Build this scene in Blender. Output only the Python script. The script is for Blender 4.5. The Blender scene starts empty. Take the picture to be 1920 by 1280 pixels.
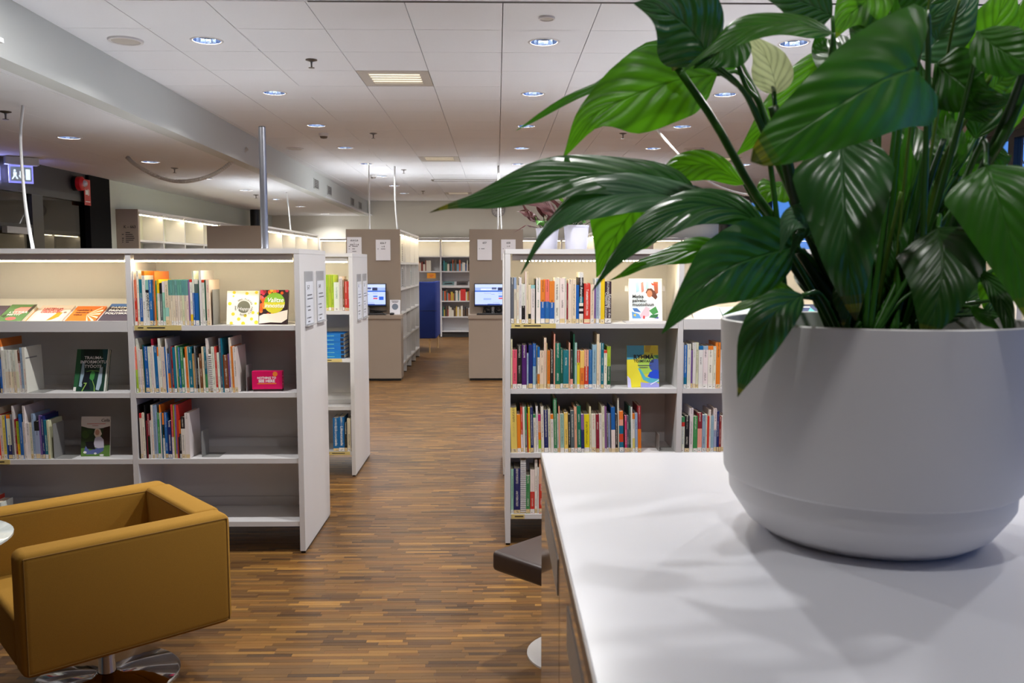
import bpy, bmesh, math, random
from mathutils import Vector, Matrix
R = math.radians
sc = bpy.context.scene
col = sc.collection

# ------------------------------------------------------------------ camera
cam_d = bpy.data.cameras.new('camera'); cam = bpy.data.objects.new('camera', cam_d); col.objects.link(cam)
cam_d.sensor_width = 36.0; cam_d.lens = 30.0; cam_d.clip_start = 0.05; cam_d.clip_end = 200
cam.location = (0, 0, 1.65)
cam.rotation_euler = (R(90 - 5.107), 0, R(-1.003))
cam_d.dof.use_dof = True; cam_d.dof.focus_distance = 4.6; cam_d.dof.aperture_fstop = 7.0
sc.camera = cam

# ------------------------------------------------------------------ view, world (dusk sky outside)
sc.view_settings.view_transform = 'Standard'; sc.view_settings.look = 'None'
sc.view_settings.gamma = 1.0; sc.view_settings.use_curve_mapping = False
sc.view_settings.exposure = 0.36
w = bpy.data.worlds.new('dusk'); sc.world = w; w.use_nodes = True
wn = w.node_tree.nodes; wl = w.node_tree.links
bg = wn['Background']; bg.inputs['Color'].default_value = (0.10, 0.30, 0.80, 1); bg.inputs['Strength'].default_value = 1.1
sc.cycles.max_bounces = 10; sc.cycles.diffuse_bounces = 6; sc.cycles.glossy_bounces = 4
sc.cycles.transparent_max_bounces = 12; sc.cycles.transmission_bounces = 6
sc.cycles.caustics_reflective = False; sc.cycles.caustics_refractive = False
sc.cycles.sample_clamp_indirect = 6.0

DOWN_W = 18.5        # each ceiling downlight
FILL_E = 24.0; FILL_LOW = 14.0; FILL_BACK = 5.0      # emission of unseen strips added on the bookcases to brighten the room
NEAR_LAMPS = [(2.0, 0.62, 0.15), (0.314, 0.62, 0.38), (2.0, 4.1, 1.5), (0.314, 4.1, 2.0), (-1.91, 4.1, 1.75), (2.0, 2.35, 0.55), (0.314, 2.35, 0.55)]   # unseen ceiling lamps added outside the view for brightness: x, y, share of power
LED_E = 25.0          # emission of the shelf light strips
DOWN_COL = (1.0, 0.98, 0.955)

# ------------------------------------------------------------------ helpers
def lin(c):
    o = []
    for v in c[:3]:
        v = v / 255.0
        o.append(v / 12.92 if v <= 0.04045 else ((v + 0.055) / 1.055) ** 2.4)
    return (*o, 1.0)

def tag(o, label=None, cat=None, group=None, kind=None):
    if label: o['label'] = label
    if cat: o['category'] = cat
    if group: o['group'] = group
    if kind: o['kind'] = kind
    return o

def thing(name, label, cat, loc=(0, 0, 0), rot=(0, 0, 0), group=None):
    o = bpy.data.objects.new(name, None); o.empty_display_size = 0.05
    col.objects.link(o); o.location = loc; o.rotation_euler = rot
    return tag(o, label, cat, group)

BOXF = ((0, 3, 2, 1), (4, 5, 6, 7), (0, 1, 5, 4), (1, 2, 6, 5), (2, 3, 7, 6), (3, 0, 4, 7))
class MB:
    """collects geometry for ONE mesh object; c is a face colour (0-255), uv/ink optional"""
    def __init__(s):
        s.v = []; s.f = []; s.c = []; s.m = []; s.uv = {}; s.ink = {}
    def face(s, pts, c=None, m=0):
        n = len(s.v); s.v += [tuple(p) for p in pts]; s.f.append(tuple(range(n, n + len(pts)))); s.c.append(c); s.m.append(m)
        return len(s.f) - 1
    def box(s, x0, x1, y0, y1, z0, z1, c=None, m=0, mat=None):
        n = len(s.v)
        p = [(x0, y0, z0), (x1, y0, z0), (x1, y1, z0), (x0, y1, z0), (x0, y0, z1), (x1, y0, z1), (x1, y1, z1), (x0, y1, z1)]
        if mat is not None: p = [tuple(mat @ Vector(q)) for q in p]
        s.v += p
        for f in BOXF:
            s.f.append(tuple(n + i for i in f)); s.c.append(c); s.m.append(m)
        return len(s.f) - 6
    def lathe(s, prof, cx=0, cy=0, n=32, c=None, m=0, cap0=False, cap1=False, mat=None):
        b = len(s.v)
        for r, z in prof:
            for i in range(n):
                a = 2 * math.pi * i / n
                p = (cx + r * math.cos(a), cy + r * math.sin(a), z)
                if mat is not None: p = tuple(mat @ Vector(p))
                s.v.append(p)
        for k in range(len(prof) - 1):
            for i in range(n):
                j = (i + 1) % n
                s.f.append((b + k * n + i, b + k * n + j, b + (k + 1) * n + j, b + (k + 1) * n + i)); s.c.append(c); s.m.append(m)
        if cap0: s.f.append(tuple(b + i for i in reversed(range(n)))); s.c.append(c); s.m.append(m)
        if cap1: s.f.append(tuple(b + (len(prof) - 1) * n + i for i in range(n))); s.c.append(c); s.m.append(m)
    def tube(s, path, r, n=8, c=None, m=0, r1=None):
        P = [Vector(p) for p in path]; b = len(s.v); N = len(P)
        up = Vector((0.13, 0.31, 0.94))
        for k, p in enumerate(P):
            t = (P[min(k + 1, N - 1)] - P[max(k - 1, 0)]).normalized()
            a = t.cross(up)
            if a.length < 1e-3: a = t.cross(Vector((1, 0, 0)))
            a.normalize(); bb = t.cross(a).normalized()
            rr = r if r1 is None else r + (r1 - r) * k / (N - 1)
            for i in range(n):
                q = 2 * math.pi * i / n
                s.v.append(tuple(p + a * (rr * math.cos(q)) + bb * (rr * math.sin(q))))
        for k in range(N - 1):
            for i in range(n):
                j = (i + 1) % n
                s.f.append((b + k * n + i, b + (k + 1) * n + i, b + (k + 1) * n + j, b + k * n + j)); s.c.append(c); s.m.append(m)
        s.f.append(tuple(b + i for i in range(n))); s.c.append(c); s.m.append(m)
        s.f.append(tuple(b + (N - 1) * n + i for i in reversed(range(n)))); s.c.append(c); s.m.append(m)
    def rbox(s, x0, x1, y0, y1, z0, z1, r=0.02, seg=3, c=None, m=0, mat=None):
        bm = bmesh.new(); bmesh.ops.create_cube(bm, size=1.0)
        bmesh.ops.scale(bm, vec=(x1 - x0, y1 - y0, z1 - z0), verts=bm.verts)
        bmesh.ops.translate(bm, vec=((x0 + x1) / 2, (y0 + y1) / 2, (z0 + z1) / 2), verts=bm.verts)
        bmesh.ops.bevel(bm, geom=list(bm.edges), offset=r, segments=seg, profile=0.5, affect='EDGES')
        bm.verts.index_update(); b = len(s.v)
        for v in bm.verts: s.v.append(tuple(mat @ v.co) if mat is not None else tuple(v.co))
        for f in bm.faces:
            s.f.append(tuple(b + v.index for v in f.verts)); s.c.append(c); s.m.append(m)
        bm.free()
    def mesh(s, name, mats, smooth=False):
        me = bpy.data.meshes.new(name); me.from_pydata(s.v, [], s.f)
        for k in (mats if isinstance(mats, (list, tuple)) else [mats]): me.materials.append(k)
        if any(s.m): me.polygons.foreach_set('material_index', s.m)
        if any(x is not None for x in s.c):
            at = me.color_attributes.new('Col', 'FLOAT_COLOR', 'CORNER'); d = []
            cache = {}
            for f, c in zip(s.f, s.c):
                c = c or (200, 200, 200)
                if c not in cache: cache[c] = lin(c)
                d += list(cache[c]) * len(f)
            at.data.foreach_set('color', d)
        if s.uv:
            u = me.uv_layers.new(name='UVMap'); d = []
            for i, f in enumerate(s.f):
                q = s.uv.get(i)
                for k in range(len(f)): d += list(q[k]) if q else [-1.0, -1.0]
            u.data.foreach_set('uv', d)
        if s.ink:
            at = me.color_attributes.new('Ink', 'FLOAT_COLOR', 'CORNER'); d = []
            for i, f in enumerate(s.f):
                q = s.ink.get(i); d += (list(lin(q[0])[:3]) + [q[1]] if q else [0, 0, 0, 0.0]) * len(f)
            at.data.foreach_set('color', d)
        if smooth is True: me.polygons.foreach_set('use_smooth', [True] * len(s.f))
        me.update(); me.validate()
        if smooth not in (True, False): me.set_sharp_from_angle(angle=R(smooth)); 
        return me
    def build(s, name, mats, parent=None, smooth=False, kind=None, label=None, loc=None, rot=None):
        me = s.mesh(name, mats, smooth)
        if smooth not in (True, False):
            me.polygons.foreach_set('use_smooth', [True] * len(s.f)); me.set_sharp_from_angle(angle=R(smooth))
        return put(name, me, parent, kind, label, loc, rot)

def put(name, me, parent=None, kind=None, label=None, loc=None, rot=None):
    o = bpy.data.objects.new(name, me); col.objects.link(o)
    if parent is not None: o.parent = parent
    if loc is not None: o.location = loc
    if rot is not None: o.rotation_euler = rot
    if kind: o['kind'] = kind
    if label: o['label'] = label
    return o

def text(body, size, mat, name='title', parent=None, loc=(0, 0, 0), rot=(0, 0, 0), align='CENTER', xs=1.0, depth=0.0002, spacing=1.0, shear=0.0, lead=1.0, bold=0.0):
    cu = bpy.data.curves.new(name, 'FONT'); cu.body = body; cu.size = size; cu.align_x = align; cu.align_y = 'CENTER'
    cu.extrude = depth; cu.space_character = spacing; cu.shear = shear; cu.space_line = lead; cu.resolution_u = 2; cu.offset = bold
    t = bpy.data.objects.new('tmp', cu); col.objects.link(t)
    bpy.context.view_layer.update()
    me = bpy.data.meshes.new_from_object(t.evaluated_get(bpy.context.evaluated_depsgraph_get()))
    bpy.data.objects.remove(t); bpy.data.curves.remove(cu)
    me.name = name; me.materials.clear(); me.materials.append(mat)
    if xs != 1.0: me.transform(Matrix.Diagonal((xs, 1, 1, 1)))
    return put(name, me, parent, None, None, loc, rot)

# ------------------------------------------------------------------ materials
def nodes(name):
    m = bpy.data.materials.new(name); m.use_nodes = True
    nt = m.node_tree; return m, nt.nodes, nt.links, nt.nodes['Principled BSDF']
def plain(name, c, rough=0.5, metal=0.0, spec=0.5, noise=0.0, nscale=40.0, bump=0.0, bscale=200.0, coat=0.0, stretch=None):
    m, n, l, b = nodes(name); c = lin(c)
    b.inputs['Base Color'].default_value = c; b.inputs['Roughness'].default_value = rough
    b.inputs['Metallic'].default_value = metal; b.inputs['Specular IOR Level'].default_value = spec
    b.inputs['Coat Weight'].default_value = coat
    if noise or bump:
        tc = n.new('ShaderNodeTexCoord'); mp = n.new('ShaderNodeMapping'); l.new(tc.outputs['Object'], mp.inputs['Vector'])
        if stretch: mp.inputs['Scale'].default_value = stretch
    if noise:
        t = n.new('ShaderNodeTexNoise'); t.inputs['Scale'].default_value = nscale; t.inputs['Detail'].default_value = 4
        l.new(mp.outputs['Vector'], t.inputs['Vector'])
        mx = n.new('ShaderNodeMix'); mx.data_type = 'RGBA'; l.new(t.outputs['Fac'], mx.inputs['Factor'])
        mx.inputs['A'].default_value = tuple(v * (1 - noise) for v in c[:3]) + (1,); mx.inputs['B'].default_value = tuple(min(1, v * (1 + noise)) for v in c[:3]) + (1,)
        l.new(mx.outputs['Result'], b.inputs['Base Color'])
    if bump:
        t2 = n.new('ShaderNodeTexNoise'); t2.inputs['Scale'].default_value = bscale; t2.inputs['Detail'].default_value = 3
        l.new(mp.outputs['Vector'], t2.inputs['Vector'])
        bp = n.new('ShaderNodeBump'); bp.inputs['Strength'].default_value = bump; bp.inputs['Distance'].default_value = 0.002
        l.new(t2.outputs['Fac'], bp.inputs['Height']); l.new(bp.outputs['Normal'], b.inputs['Normal'])
    return m
def emit(name, c, strength):
    m, n, l, b = nodes(name); b.inputs['Base Color'].default_value = (0.8, 0.8, 0.8, 1)
    b.inputs['Emission Color'].default_value = lin(c); b.inputs['Emission Strength'].default_value = strength
    return m
def colattr(name, rough=0.45, spec=0.5, e=0.0, coat=0.0):
    m, n, l, b = nodes(name); a = n.new('ShaderNodeVertexColor'); a.layer_name = 'Col'
    l.new(a.outputs['Color'], b.inputs['Base Color']); b.inputs['Roughness'].default_value = rough
    b.inputs['Specular IOR Level'].default_value = spec; b.inputs['Coat Weight'].default_value = coat
    if e:
        l.new(a.outputs['Color'], b.inputs['Emission Color']); b.inputs['Emission Strength'].default_value = e
    return m
def math_(n, l, op, a, b=None):
    x = n.new('ShaderNodeMath'); x.operation = op
    for i, v in enumerate((a, b)):
        if v is None: continue
        if isinstance(v, (int, float)): x.inputs[i].default_value = v
        else: l.new(v, x.inputs[i])
    return x.outputs[0]
def spine_mat():
    """cover colour from the mesh; a column of small illegible lettering down each spine"""
    m, n, l, b = nodes('book cover'); a = n.new('ShaderNodeVertexColor'); a.layer_name = 'Col'
    k = n.new('ShaderNodeVertexColor'); k.layer_name = 'Ink'
    uv = n.new('ShaderNodeUVMap'); uv.uv_map = 'UVMap'; sx = n.new('ShaderNodeSeparateXYZ'); l.new(uv.outputs['UV'], sx.inputs[0])
    u, v = sx.outputs[0], sx.outputs[1]
    cells = n.new('ShaderNodeCombineXYZ')
    l.new(math_(n, l, 'FLOOR', math_(n, l, 'MULTIPLY', u, 15.0)), cells.inputs[0])
    l.new(math_(n, l, 'FLOOR', math_(n, l, 'MULTIPLY', v, 520.0)), cells.inputs[1])
    l.new(math_(n, l, 'MULTIPLY', k.outputs['Alpha'], 77.0), cells.inputs[2])
    wn_ = n.new('ShaderNodeTexWhiteNoise'); l.new(cells.outputs[0], wn_.inputs['Vector'])
    word = n.new('ShaderNodeCombineXYZ')
    l.new(math_(n, l, 'FLOOR', math_(n, l, 'MULTIPLY', v, 22.0)), word.inputs[1]); l.new(math_(n, l, 'MULTIPLY', k.outputs['Alpha'], 31.0), word.inputs[2])
    wn2 = n.new('ShaderNodeTexWhiteNoise'); l.new(word.outputs[0], wn2.inputs['Vector'])
    mask = math_(n, l, 'MULTIPLY', math_(n, l, 'GREATER_THAN', wn_.outputs['Value'], 0.42), math_(n, l, 'GREATER_THAN', wn2.outputs['Value'], 0.50))
    band = math_(n, l, 'LESS_THAN', math_(n, l, 'ABSOLUTE', math_(n, l, 'SUBTRACT', u, 0.5)), 0.17)
    up = math_(n, l, 'GREATER_THAN', v, 0.045)
    on = math_(n, l, 'GREATER_THAN', k.outputs['Alpha'], 0.02)
    mask = math_(n, l, 'MULTIPLY', math_(n, l, 'MULTIPLY', mask, band), math_(n, l, 'MULTIPLY', up, on))
    mx = n.new('ShaderNodeMix'); mx.data_type = 'RGBA'; l.new(math_(n, l, 'MULTIPLY', mask, 0.7), mx.inputs['Factor'])
    l.new(a.outputs['Color'], mx.inputs['A']); l.new(k.outputs['Color'], mx.inputs['B']); l.new(mx.outputs['Result'], b.inputs['Base Color'])
    b.inputs['Roughness'].default_value = 0.42
    return m
def glass_mat(name, tint=(235, 240, 245), gloss=0.10):
    m = bpy.data.materials.new(name); m.use_nodes = True; n = m.node_tree.nodes; l = m.node_tree.links; n.clear()
    o = n.new('ShaderNodeOutputMaterial'); mx = n.new('ShaderNodeMixShader'); t = n.new('ShaderNodeBsdfTransparent'); g = n.new('ShaderNodeBsdfGlossy')
    t.inputs['Color'].default_value = lin(tint); g.inputs['Roughness'].default_value = 0.02
    mx.inputs['Fac'].default_value = gloss; l.new(t.outputs[0], mx.inputs[1]); l.new(g.outputs[0], mx.inputs[2]); l.new(mx.outputs[0], o.inputs[0])
    return m

M = {}
M['white'] = plain('white laminate', (204, 202, 202), 0.38, spec=0.45, noise=0.015, nscale=6)
M['shelfw'] = plain('white shelf steel', (208, 207, 208), 0.4, noise=0.012, nscale=8)
M['tan'] = plain('taupe laminate', (152, 138, 124), 0.42, noise=0.03, nscale=5, bump=0.03, bscale=300)
M['ceil'] = plain('ceiling tile', (218, 220, 225), 0.9, noise=0.02, nscale=90, bump=0.08, bscale=500)
M['ceilw'] = plain('ceiling plaster', (214, 216, 220), 0.85, noise=0.02, nscale=3)
M['bulk'] = plain('bulkhead paint', (190, 194, 192), 0.8, noise=0.02, nscale=2)
M['walll'] = plain('pale green grey paint', (186, 190, 178), 0.85, noise=0.02, nscale=2, bump=0.03)
M['wallf'] = plain('grey paint', (212, 209, 198), 0.85, noise=0.02, nscale=2, bump=0.03)
M['black'] = plain('black metal', (22, 22, 24), 0.4, noise=0.1)
M['black2'] = plain('black plastic', (16, 16, 18), 0.35)
M['matt'] = plain('matt black', (12, 12, 13), 0.9, spec=0.15)
M['dark'] = plain('charcoal paint', (48, 45, 43), 0.6, noise=0.05, nscale=3)
M['chrome'] = plain('polished chrome', (205, 205, 205), 0.06, metal=1.0)
M['steel'] = plain('brushed steel', (150, 150, 156), 0.32, metal=0.85)
M['grey'] = plain('grey metal', (150, 150, 148), 0.45, metal=0.3)
M['reflector'] = plain('faceted reflector', (160, 180, 215), 0.12, metal=1.0, bump=0.5, bscale=60)  # bluish colour puts the windows' reflection into the metal
M['cable'] = plain('white cable', (212, 212, 212), 0.5)
M['hose'] = plain('grey corrugated hose', (176, 170, 162), 0.6)
M['led'] = emit('light strip', (255, 234, 188), LED_E)
M['leddot'] = emit('light diode', (255, 234, 188), LED_E * 2.4)
M['lamp'] = emit('lamp', (255, 244, 228), 14.0)
M['print'] = colattr('printed cover', 0.4, coat=0.15)
M['paper'] = plain('paper', (236, 236, 242), 0.7)
M['pages'] = plain('book pages', (226, 218, 200), 0.85, noise=0.10, nscale=400, stretch=(1, 0.02, 0.02))
M['label'] = colattr('sticker', 0.55)
M['spine'] = spine_mat()
M['ink'] = plain('black ink', (24, 24, 28), 0.6)
M['inkw'] = plain('white ink', (238, 238, 236), 0.5)
M['inkr'] = plain('red ink', (200, 60, 50), 0.5)
M['inkg'] = plain('grey ink', (96, 96, 104), 0.6)
M['inkn'] = plain('navy ink', (28, 38, 70), 0.5)
M['glass'] = glass_mat('window glass')
M['glassd'] = glass_mat('smoked door glass', (150, 150, 150), 0.14)
M['acryl'] = glass_mat('clear acrylic', (252, 253, 254), 0.06)
M['tag'] = plain('shelf label card', (205, 186, 120), 0.6)

# ================================================================== the room
CZ = 3.124; LZ = 2.79          # main ceiling, lower ceiling behind the bulkhead
XR = 5.31; XL = -5.20; YF = 19.99; YB = -4.0
def soff(y): return -2.707 - 0.0186 * (y - 4.96)

def struct(name, mb, mats, parent=None, **k):
    o = mb.build(name, mats, parent, **k)
    if parent is None: o['kind'] = 'structure'
    return o

# --- floor: mosaic parquet, short strips laid in rows
def wood_mat(name, attr):
    m, n, l, b = nodes(name)
    tc = n.new('ShaderNodeTexCoord'); mp = n.new('ShaderNodeMapping'); l.new(tc.outputs['Object'], mp.inputs['Vector']); mp.inputs['Scale'].default_value = (9, 160, 1)
    t = n.new('ShaderNodeTexNoise'); t.inputs['Scale'].default_value = 1.0; t.inputs['Detail'].default_value = 5; l.new(mp.outputs['Vector'], t.inputs['Vector'])
    if attr:
        a = n.new('ShaderNodeVertexColor'); a.layer_name = 'Col'; src = a.outputs['Color']
    else:
        br = n.new('ShaderNodeTexBrick'); l.new(tc.outputs['Object'], br.inputs['Vector']); br.inputs['Scale'].default_value = 1.0
        br.inputs['Brick Width'].default_value = 0.2; br.inputs['Row Height'].default_value = 0.026; br.inputs['Mortar Size'].default_value = 0.0004
        br.inputs['Color1'].default_value = lin((92, 62, 42)); br.inputs['Color2'].default_value = lin((150, 108, 70)); br.inputs['Mortar'].default_value = lin((50, 34, 24)); src = br.outputs['Color']
    mx = n.new('ShaderNodeMix'); mx.data_type = 'RGBA'; mx.blend_type = 'MULTIPLY'; mx.inputs['Factor'].default_value = 0.55
    cr = n.new('ShaderNodeValToRGB'); cr.color_ramp.elements[0].position = 0.25; cr.color_ramp.elements[0].color = (0.62, 0.58, 0.55, 1); cr.color_ramp.elements[1].position = 0.75; cr.color_ramp.elements[1].color = (1.15, 1.12, 1.1, 1)
    l.new(t.outputs['Fac'], cr.inputs['Fac']); l.new(src, mx.inputs['A']); l.new(cr.outputs['Color'], mx.inputs['B']); l.new(mx.outputs['Result'], b.inputs['Base Color'])
    b.inputs['Roughness'].default_value = 0.36; b.inputs['Specular IOR Level'].default_value = 0.45
    bp = n.new('ShaderNodeBump'); bp.inputs['Strength'].default_value = 0.06; bp.inputs['Distance'].default_value = 0.001; l.new(t.outputs['Fac'], bp.inputs['Height']); l.new(bp.outputs['Normal'], b.inputs['Normal'])
    return m
M['wood'] = wood_mat('parquet wood', True); M['woodbase'] = wood_mat('parquet wood field', False)
mb = MB(); mb.box(XL - 3, XR, YB, YF, -0.12, -0.004)
floor = struct('floor', mb, M['woodbase'])
rng = random.Random(11)
WOODS = [(110, 80, 42), (121, 87, 45), (99, 71, 39), (131, 94, 49), (88, 62, 37), (141, 104, 53), (75, 54, 34), (114, 79, 40), (105, 77, 45), (157, 116, 58)]
WW = [6, 6, 5, 4, 4, 3, 2.4, 5, 5, 1.2]
strips = []
y = 2.95; row = 0; RH = 0.026
near_rows = []
while y < YF - 0.05:
    x = -3.15 - rng.random() * 0.15
    xend = 0.95
    while x < xend:
        L = rng.choice((0.13, 0.16, 0.19, 0.21, 0.25))
        strips.append((x, x + L, y, y + RH, rng.uniform(-0.0003, 0.0002), rng.choices(range(len(WOODS)), WW)[0])); x += L
    y += RH
def strip_box(mb, s, g=0.0004):
    x0, x1, y0, y1, dz, c = s
    mb.box(x0 + g, x1 - g, y0 + g, y1 - g, -0.0045, dz, WOODS[c])
near = [s for s in strips if s[2] < 4.3 and -1.05 < s[0] < 0.02]
near.sort(key=lambda s: (s[0] + 0.5) ** 2 * 0.5 + s[2] ** 2)
near = near[:300]; nearset = set(near)
for s in near:
    mb = MB(); strip_box(mb, s); mb.build('floor_strip', M['wood'], floor)
mb = MB()
for s in strips:
    if s not in nearset: strip_box(mb, s)
mb.build('parquet_strips', M['wood'], floor, kind='stuff')

# --- ceilings
TX, TY = 0.556, 0.572; GX, GY = 0.036, 4.955
def tile_mesh(name, sx, sy, hole, gap, mat):
    mb = MB(); hx, hy = sx / 2 - gap / 2, sy / 2 - gap / 2
    if not hole:
        mb.box(-hx, hx, -hy, hy, 0, 0.02)
    else:
        n = 24; out = []; inn = []
        for i in range(n):
            a = 2 * math.pi * (i + 0.5) / n; ca, sa = math.cos(a), math.sin(a); k = min(hx / abs(ca) if ca else 9, hy / abs(sa) if sa else 9)
            out.append((ca * k, sa * k)); inn.append((ca * hole, sa * hole))
        # true corners
        for z, fl in ((0, False), (0.02, True)):
            for i in range(n):
                j = (i + 1) % n
                pts = [(*out[i], z), (*inn[i], z), (*inn[j], z), (*out[j], z)]
                # add the corner between two outer points on different sides
                if abs(abs(out[i][0]) - hx) < 1e-6 and abs(abs(out[j][1]) - hy) < 1e-6 or abs(abs(out[i][1]) - hy) < 1e-6 and abs(abs(out[j][0]) - hx) < 1e-6:
                    pts.append((math.copysign(hx, out[i][0] + out[j][0]), math.copysign(hy, out[i][1] + out[j][1]), z))
                mb.face(pts if not fl else pts[::-1])
        for i in range(n):
            j = (i + 1) % n; mb.face([(*inn[i], 0), (*inn[i], 0.02), (*inn[j], 0.02), (*inn[j], 0)])
    return mb.mesh(name, mat)
LIGHT_D = bpy.data.lights.new('downlight lamp', 'AREA'); LIGHT_D.shape = 'DISK'; LIGHT_D.size = 0.085; LIGHT_D.energy = DOWN_W; LIGHT_D.color = DOWN_COL
def lamp_at(x, y, z, parent=None):
    o = bpy.data.objects.new('lamp_light', LIGHT_D); col.objects.link(o); o.location = (x, y, z)
    if parent is not None: o.parent = parent
    return o
mb = MB(); mb.lathe([(0.088, -0.001), (0.092, -0.004), (0.104, -0.004), (0.107, 0.0), (0.107, 0.001)], n=28); ME_BEZ = mb.mesh('downlight bezel', M['white'], 60)
mb = MB(); mb.lathe([(0.089, 0.0), (0.084, 0.03), (0.07, 0.065), (0.046, 0.09)], n=16); mb.lathe([(0.046, 0.09), (0.001, 0.091)], n=16); ME_REF = mb.mesh('downlight reflector', M['reflector'])
mb = MB(); mb.lathe([(0.001, 0.047), (0.010, 0.05), (0.016, 0.062), (0.017, 0.088)], n=12); ME_BULB = mb.mesh('downlight bulb', M['lamp'], True)
def downlight(x, y, z, label):
    t = thing('ceiling_downlight', label, 'ceiling light', (x, y, z), group='ceiling downlights')
    put('bezel', ME_BEZ, t); put('reflector', ME_REF, t)
    for s in (-1, 1): put('bulb', ME_BULB, t, loc=(0.022 * s, 0, 0))
    lamp_at(0, 0, 0.042, t); return t
# main ceiling
mb = MB(); mb.box(soff(20) - 0.4, XR + 0.05, YB, YF + 0.05, CZ + 0.10, CZ + 0.16)
mb.box(soff(20) - 0.4, XR + 0.05, YB, GY - 0.006, CZ, CZ + 0.022)
ceil = struct('ceiling', mb, M['ceil'])
DX = [GX + (k + 0.5) * TX for k in (-4, 0, 3, 6)]; DY = [GY + 1.5 * TY + 3 * TY * k for k in range(0, 8)]
ROWS = ['first', 'second', 'third', 'fourth', 'fifth', 'sixth', 'seventh', 'eighth', 'ninth', 'tenth', 'eleventh', 'twelfth']
def cell(x, y): return (math.floor((x - GX) / TX), math.floor((y - GY) / TY))
holes = {cell(x, y) for x in DX for y in DY}
VENT = [(-2, 3), (-2, 12), (5, 12), (-2, 22)]
ME_T = tile_mesh('ceiling tile', TX, TY, 0, 0.005, M['ceil']); ME_TH = tile_mesh('ceiling tile with hole', TX, TY, 0.09, 0.005, M['ceil'])
cells = [(i, k) for k in range(0, 27) for i in range(-6, 11) if (i, k) not in VENT]
def ctr(i, k): return (GX + (i + 0.5) * TX, GY + (k + 0.5) * TY)
cells.sort(key=lambda c: abs(ctr(*c)[0]) * 0.6 + ctr(*c)[1])
rest = MB()
for q, c in enumerate(cells):
    x, y = ctr(*c)
    if x - TX / 2 > XR - 0.05 or x + TX / 2 < soff(y) - 0.1: continue
    if y + TY / 2 > YF + 0.1: continue
    if q < 300 or c in holes:
        put('ceiling_tile', ME_TH if c in holes else ME_T, ceil, loc=(x, y, CZ))
    else:
        rest.box(x - TX / 2 + 0.0025, x + TX / 2 - 0.0025, y - TY / 2 + 0.0025, y + TY / 2 - 0.0025, CZ, CZ + 0.02)
if rest.f: rest.build('ceiling_tiles', M['ceil'], ceil, kind='stuff')
COLN = {0: 'next to the long bulkhead', 1: 'over the aisle', 2: 'over the right hand bookcase', 3: 'near the window wall'}
for a, x in enumerate(DX):
    for b_, y in enumerate(DY):
        if cell(x, y) in [c for c in VENT]: continue
        downlight(x, y, CZ, f'round recessed downlight, {ROWS[b_]} from the front in the row {COLN[a]}')
for (x, y, share) in NEAR_LAMPS:
    o = lamp_at(x, y, CZ - 0.004); o.data = LIGHT_D.copy(); o.data.energy = DOWN_W * share
# lower ceiling and bulkhead
mb = MB()
for (ya, yb) in ((YB, YF),):
    xa, xb = soff(ya), soff(yb)
    p = [(xa, ya, LZ - 0.01), (xa - 0.15, ya, LZ - 0.01), (xb - 0.15, yb, LZ - 0.01), (xb, yb, LZ - 0.01)]; q = [(a, b_, CZ + 0.02) for a, b_, c in p]
    mb.face([p[0], p[1], p[2], p[3]]); mb.face([q[3], q[2], q[1], q[0]])
    for i in range(4):
        j = (i + 1) % 4; mb.face([p[i], q[i], q[j], p[j]])
bulk = struct('trim_1', mb, M['bulk'])
mb = MB(); mb.box(XL - 3.0, -2.99, YB, YF + 0.05, LZ + 0.10, LZ + 0.14); ceil2 = struct('ceiling', mb, M['ceilw'])
LXD = -3.84; LDY = [7.865 + 1.85 * k for k in range(7)]
lt = 0.6; lx0 = LXD - lt * 2.5; ly0 = 7.865 - lt / 2 - lt * 5
ME_LT = tile_mesh('low ceiling tile', lt, lt, 0, 0.0015, M['ceilw']); ME_LTH = tile_mesh('low ceiling tile with hole', lt, lt, 0.09, 0.0015, M['ceilw'])
ly = ly0; k = 0
LH = set()
for yy in LDY: LH.add(round((yy - ly0 - lt / 2) / lt))
for k in range(27):
    for i in range(4):
        x = lx0 + (i + 0.5) * lt; yv = ly0 + (k + 0.5) * lt
        if yv > YF: continue
        put('ceiling_tile', ME_LTH if (i == 2 and k in LH) else ME_LT, ceil2, loc=(x, yv, LZ))
mb = MB(); mb.box(XL, soff(YB), YB, ly0, LZ, LZ + 0.022)
mb.box(XL, lx0, ly0, YF, LZ, LZ + 0.022); mb.box(lx0 + 4 * lt, soff(YF) + 0.1, ly0, YF, LZ + 0.004, LZ + 0.022)
mb.build('ceiling_border', M['ceilw'], ceil2)
for b_, k in enumerate(sorted(LH)):
    downlight(LXD, ly0 + (k + 0.5) * lt, LZ, f'round recessed downlight, {ROWS[b_]} from the front in the lower ceiling')

# --- walls
mb = MB(); mb.box(XL - 3, XR + 0.3, YF, YF + 0.15, 0, CZ + 0.16); struct('wall_back', mb, M['wallf'])
mb = MB(); mb.box(XL - 3, XR + 0.3, YB - 0.15, YB, 0, CZ + 0.16); struct('wall_front', mb, plain('dim grey paint', (120, 116, 112), 0.85))
mb = MB(); mb.box(XL - 0.15, XL, 11.60, YF, 0, CZ); mb.box(XL - 0.15, XL, YB, 5.4, 0, CZ); struct('wall_left', mb, M['walll'])
mb = MB(); mb.box(XR, XR + 0.25, YB, YF, 0, 0.45); mb.box(XR, XR + 0.25, YB, YF, 3.03, CZ + 0.16); struct('wall_right', mb, M['dark'])
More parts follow.
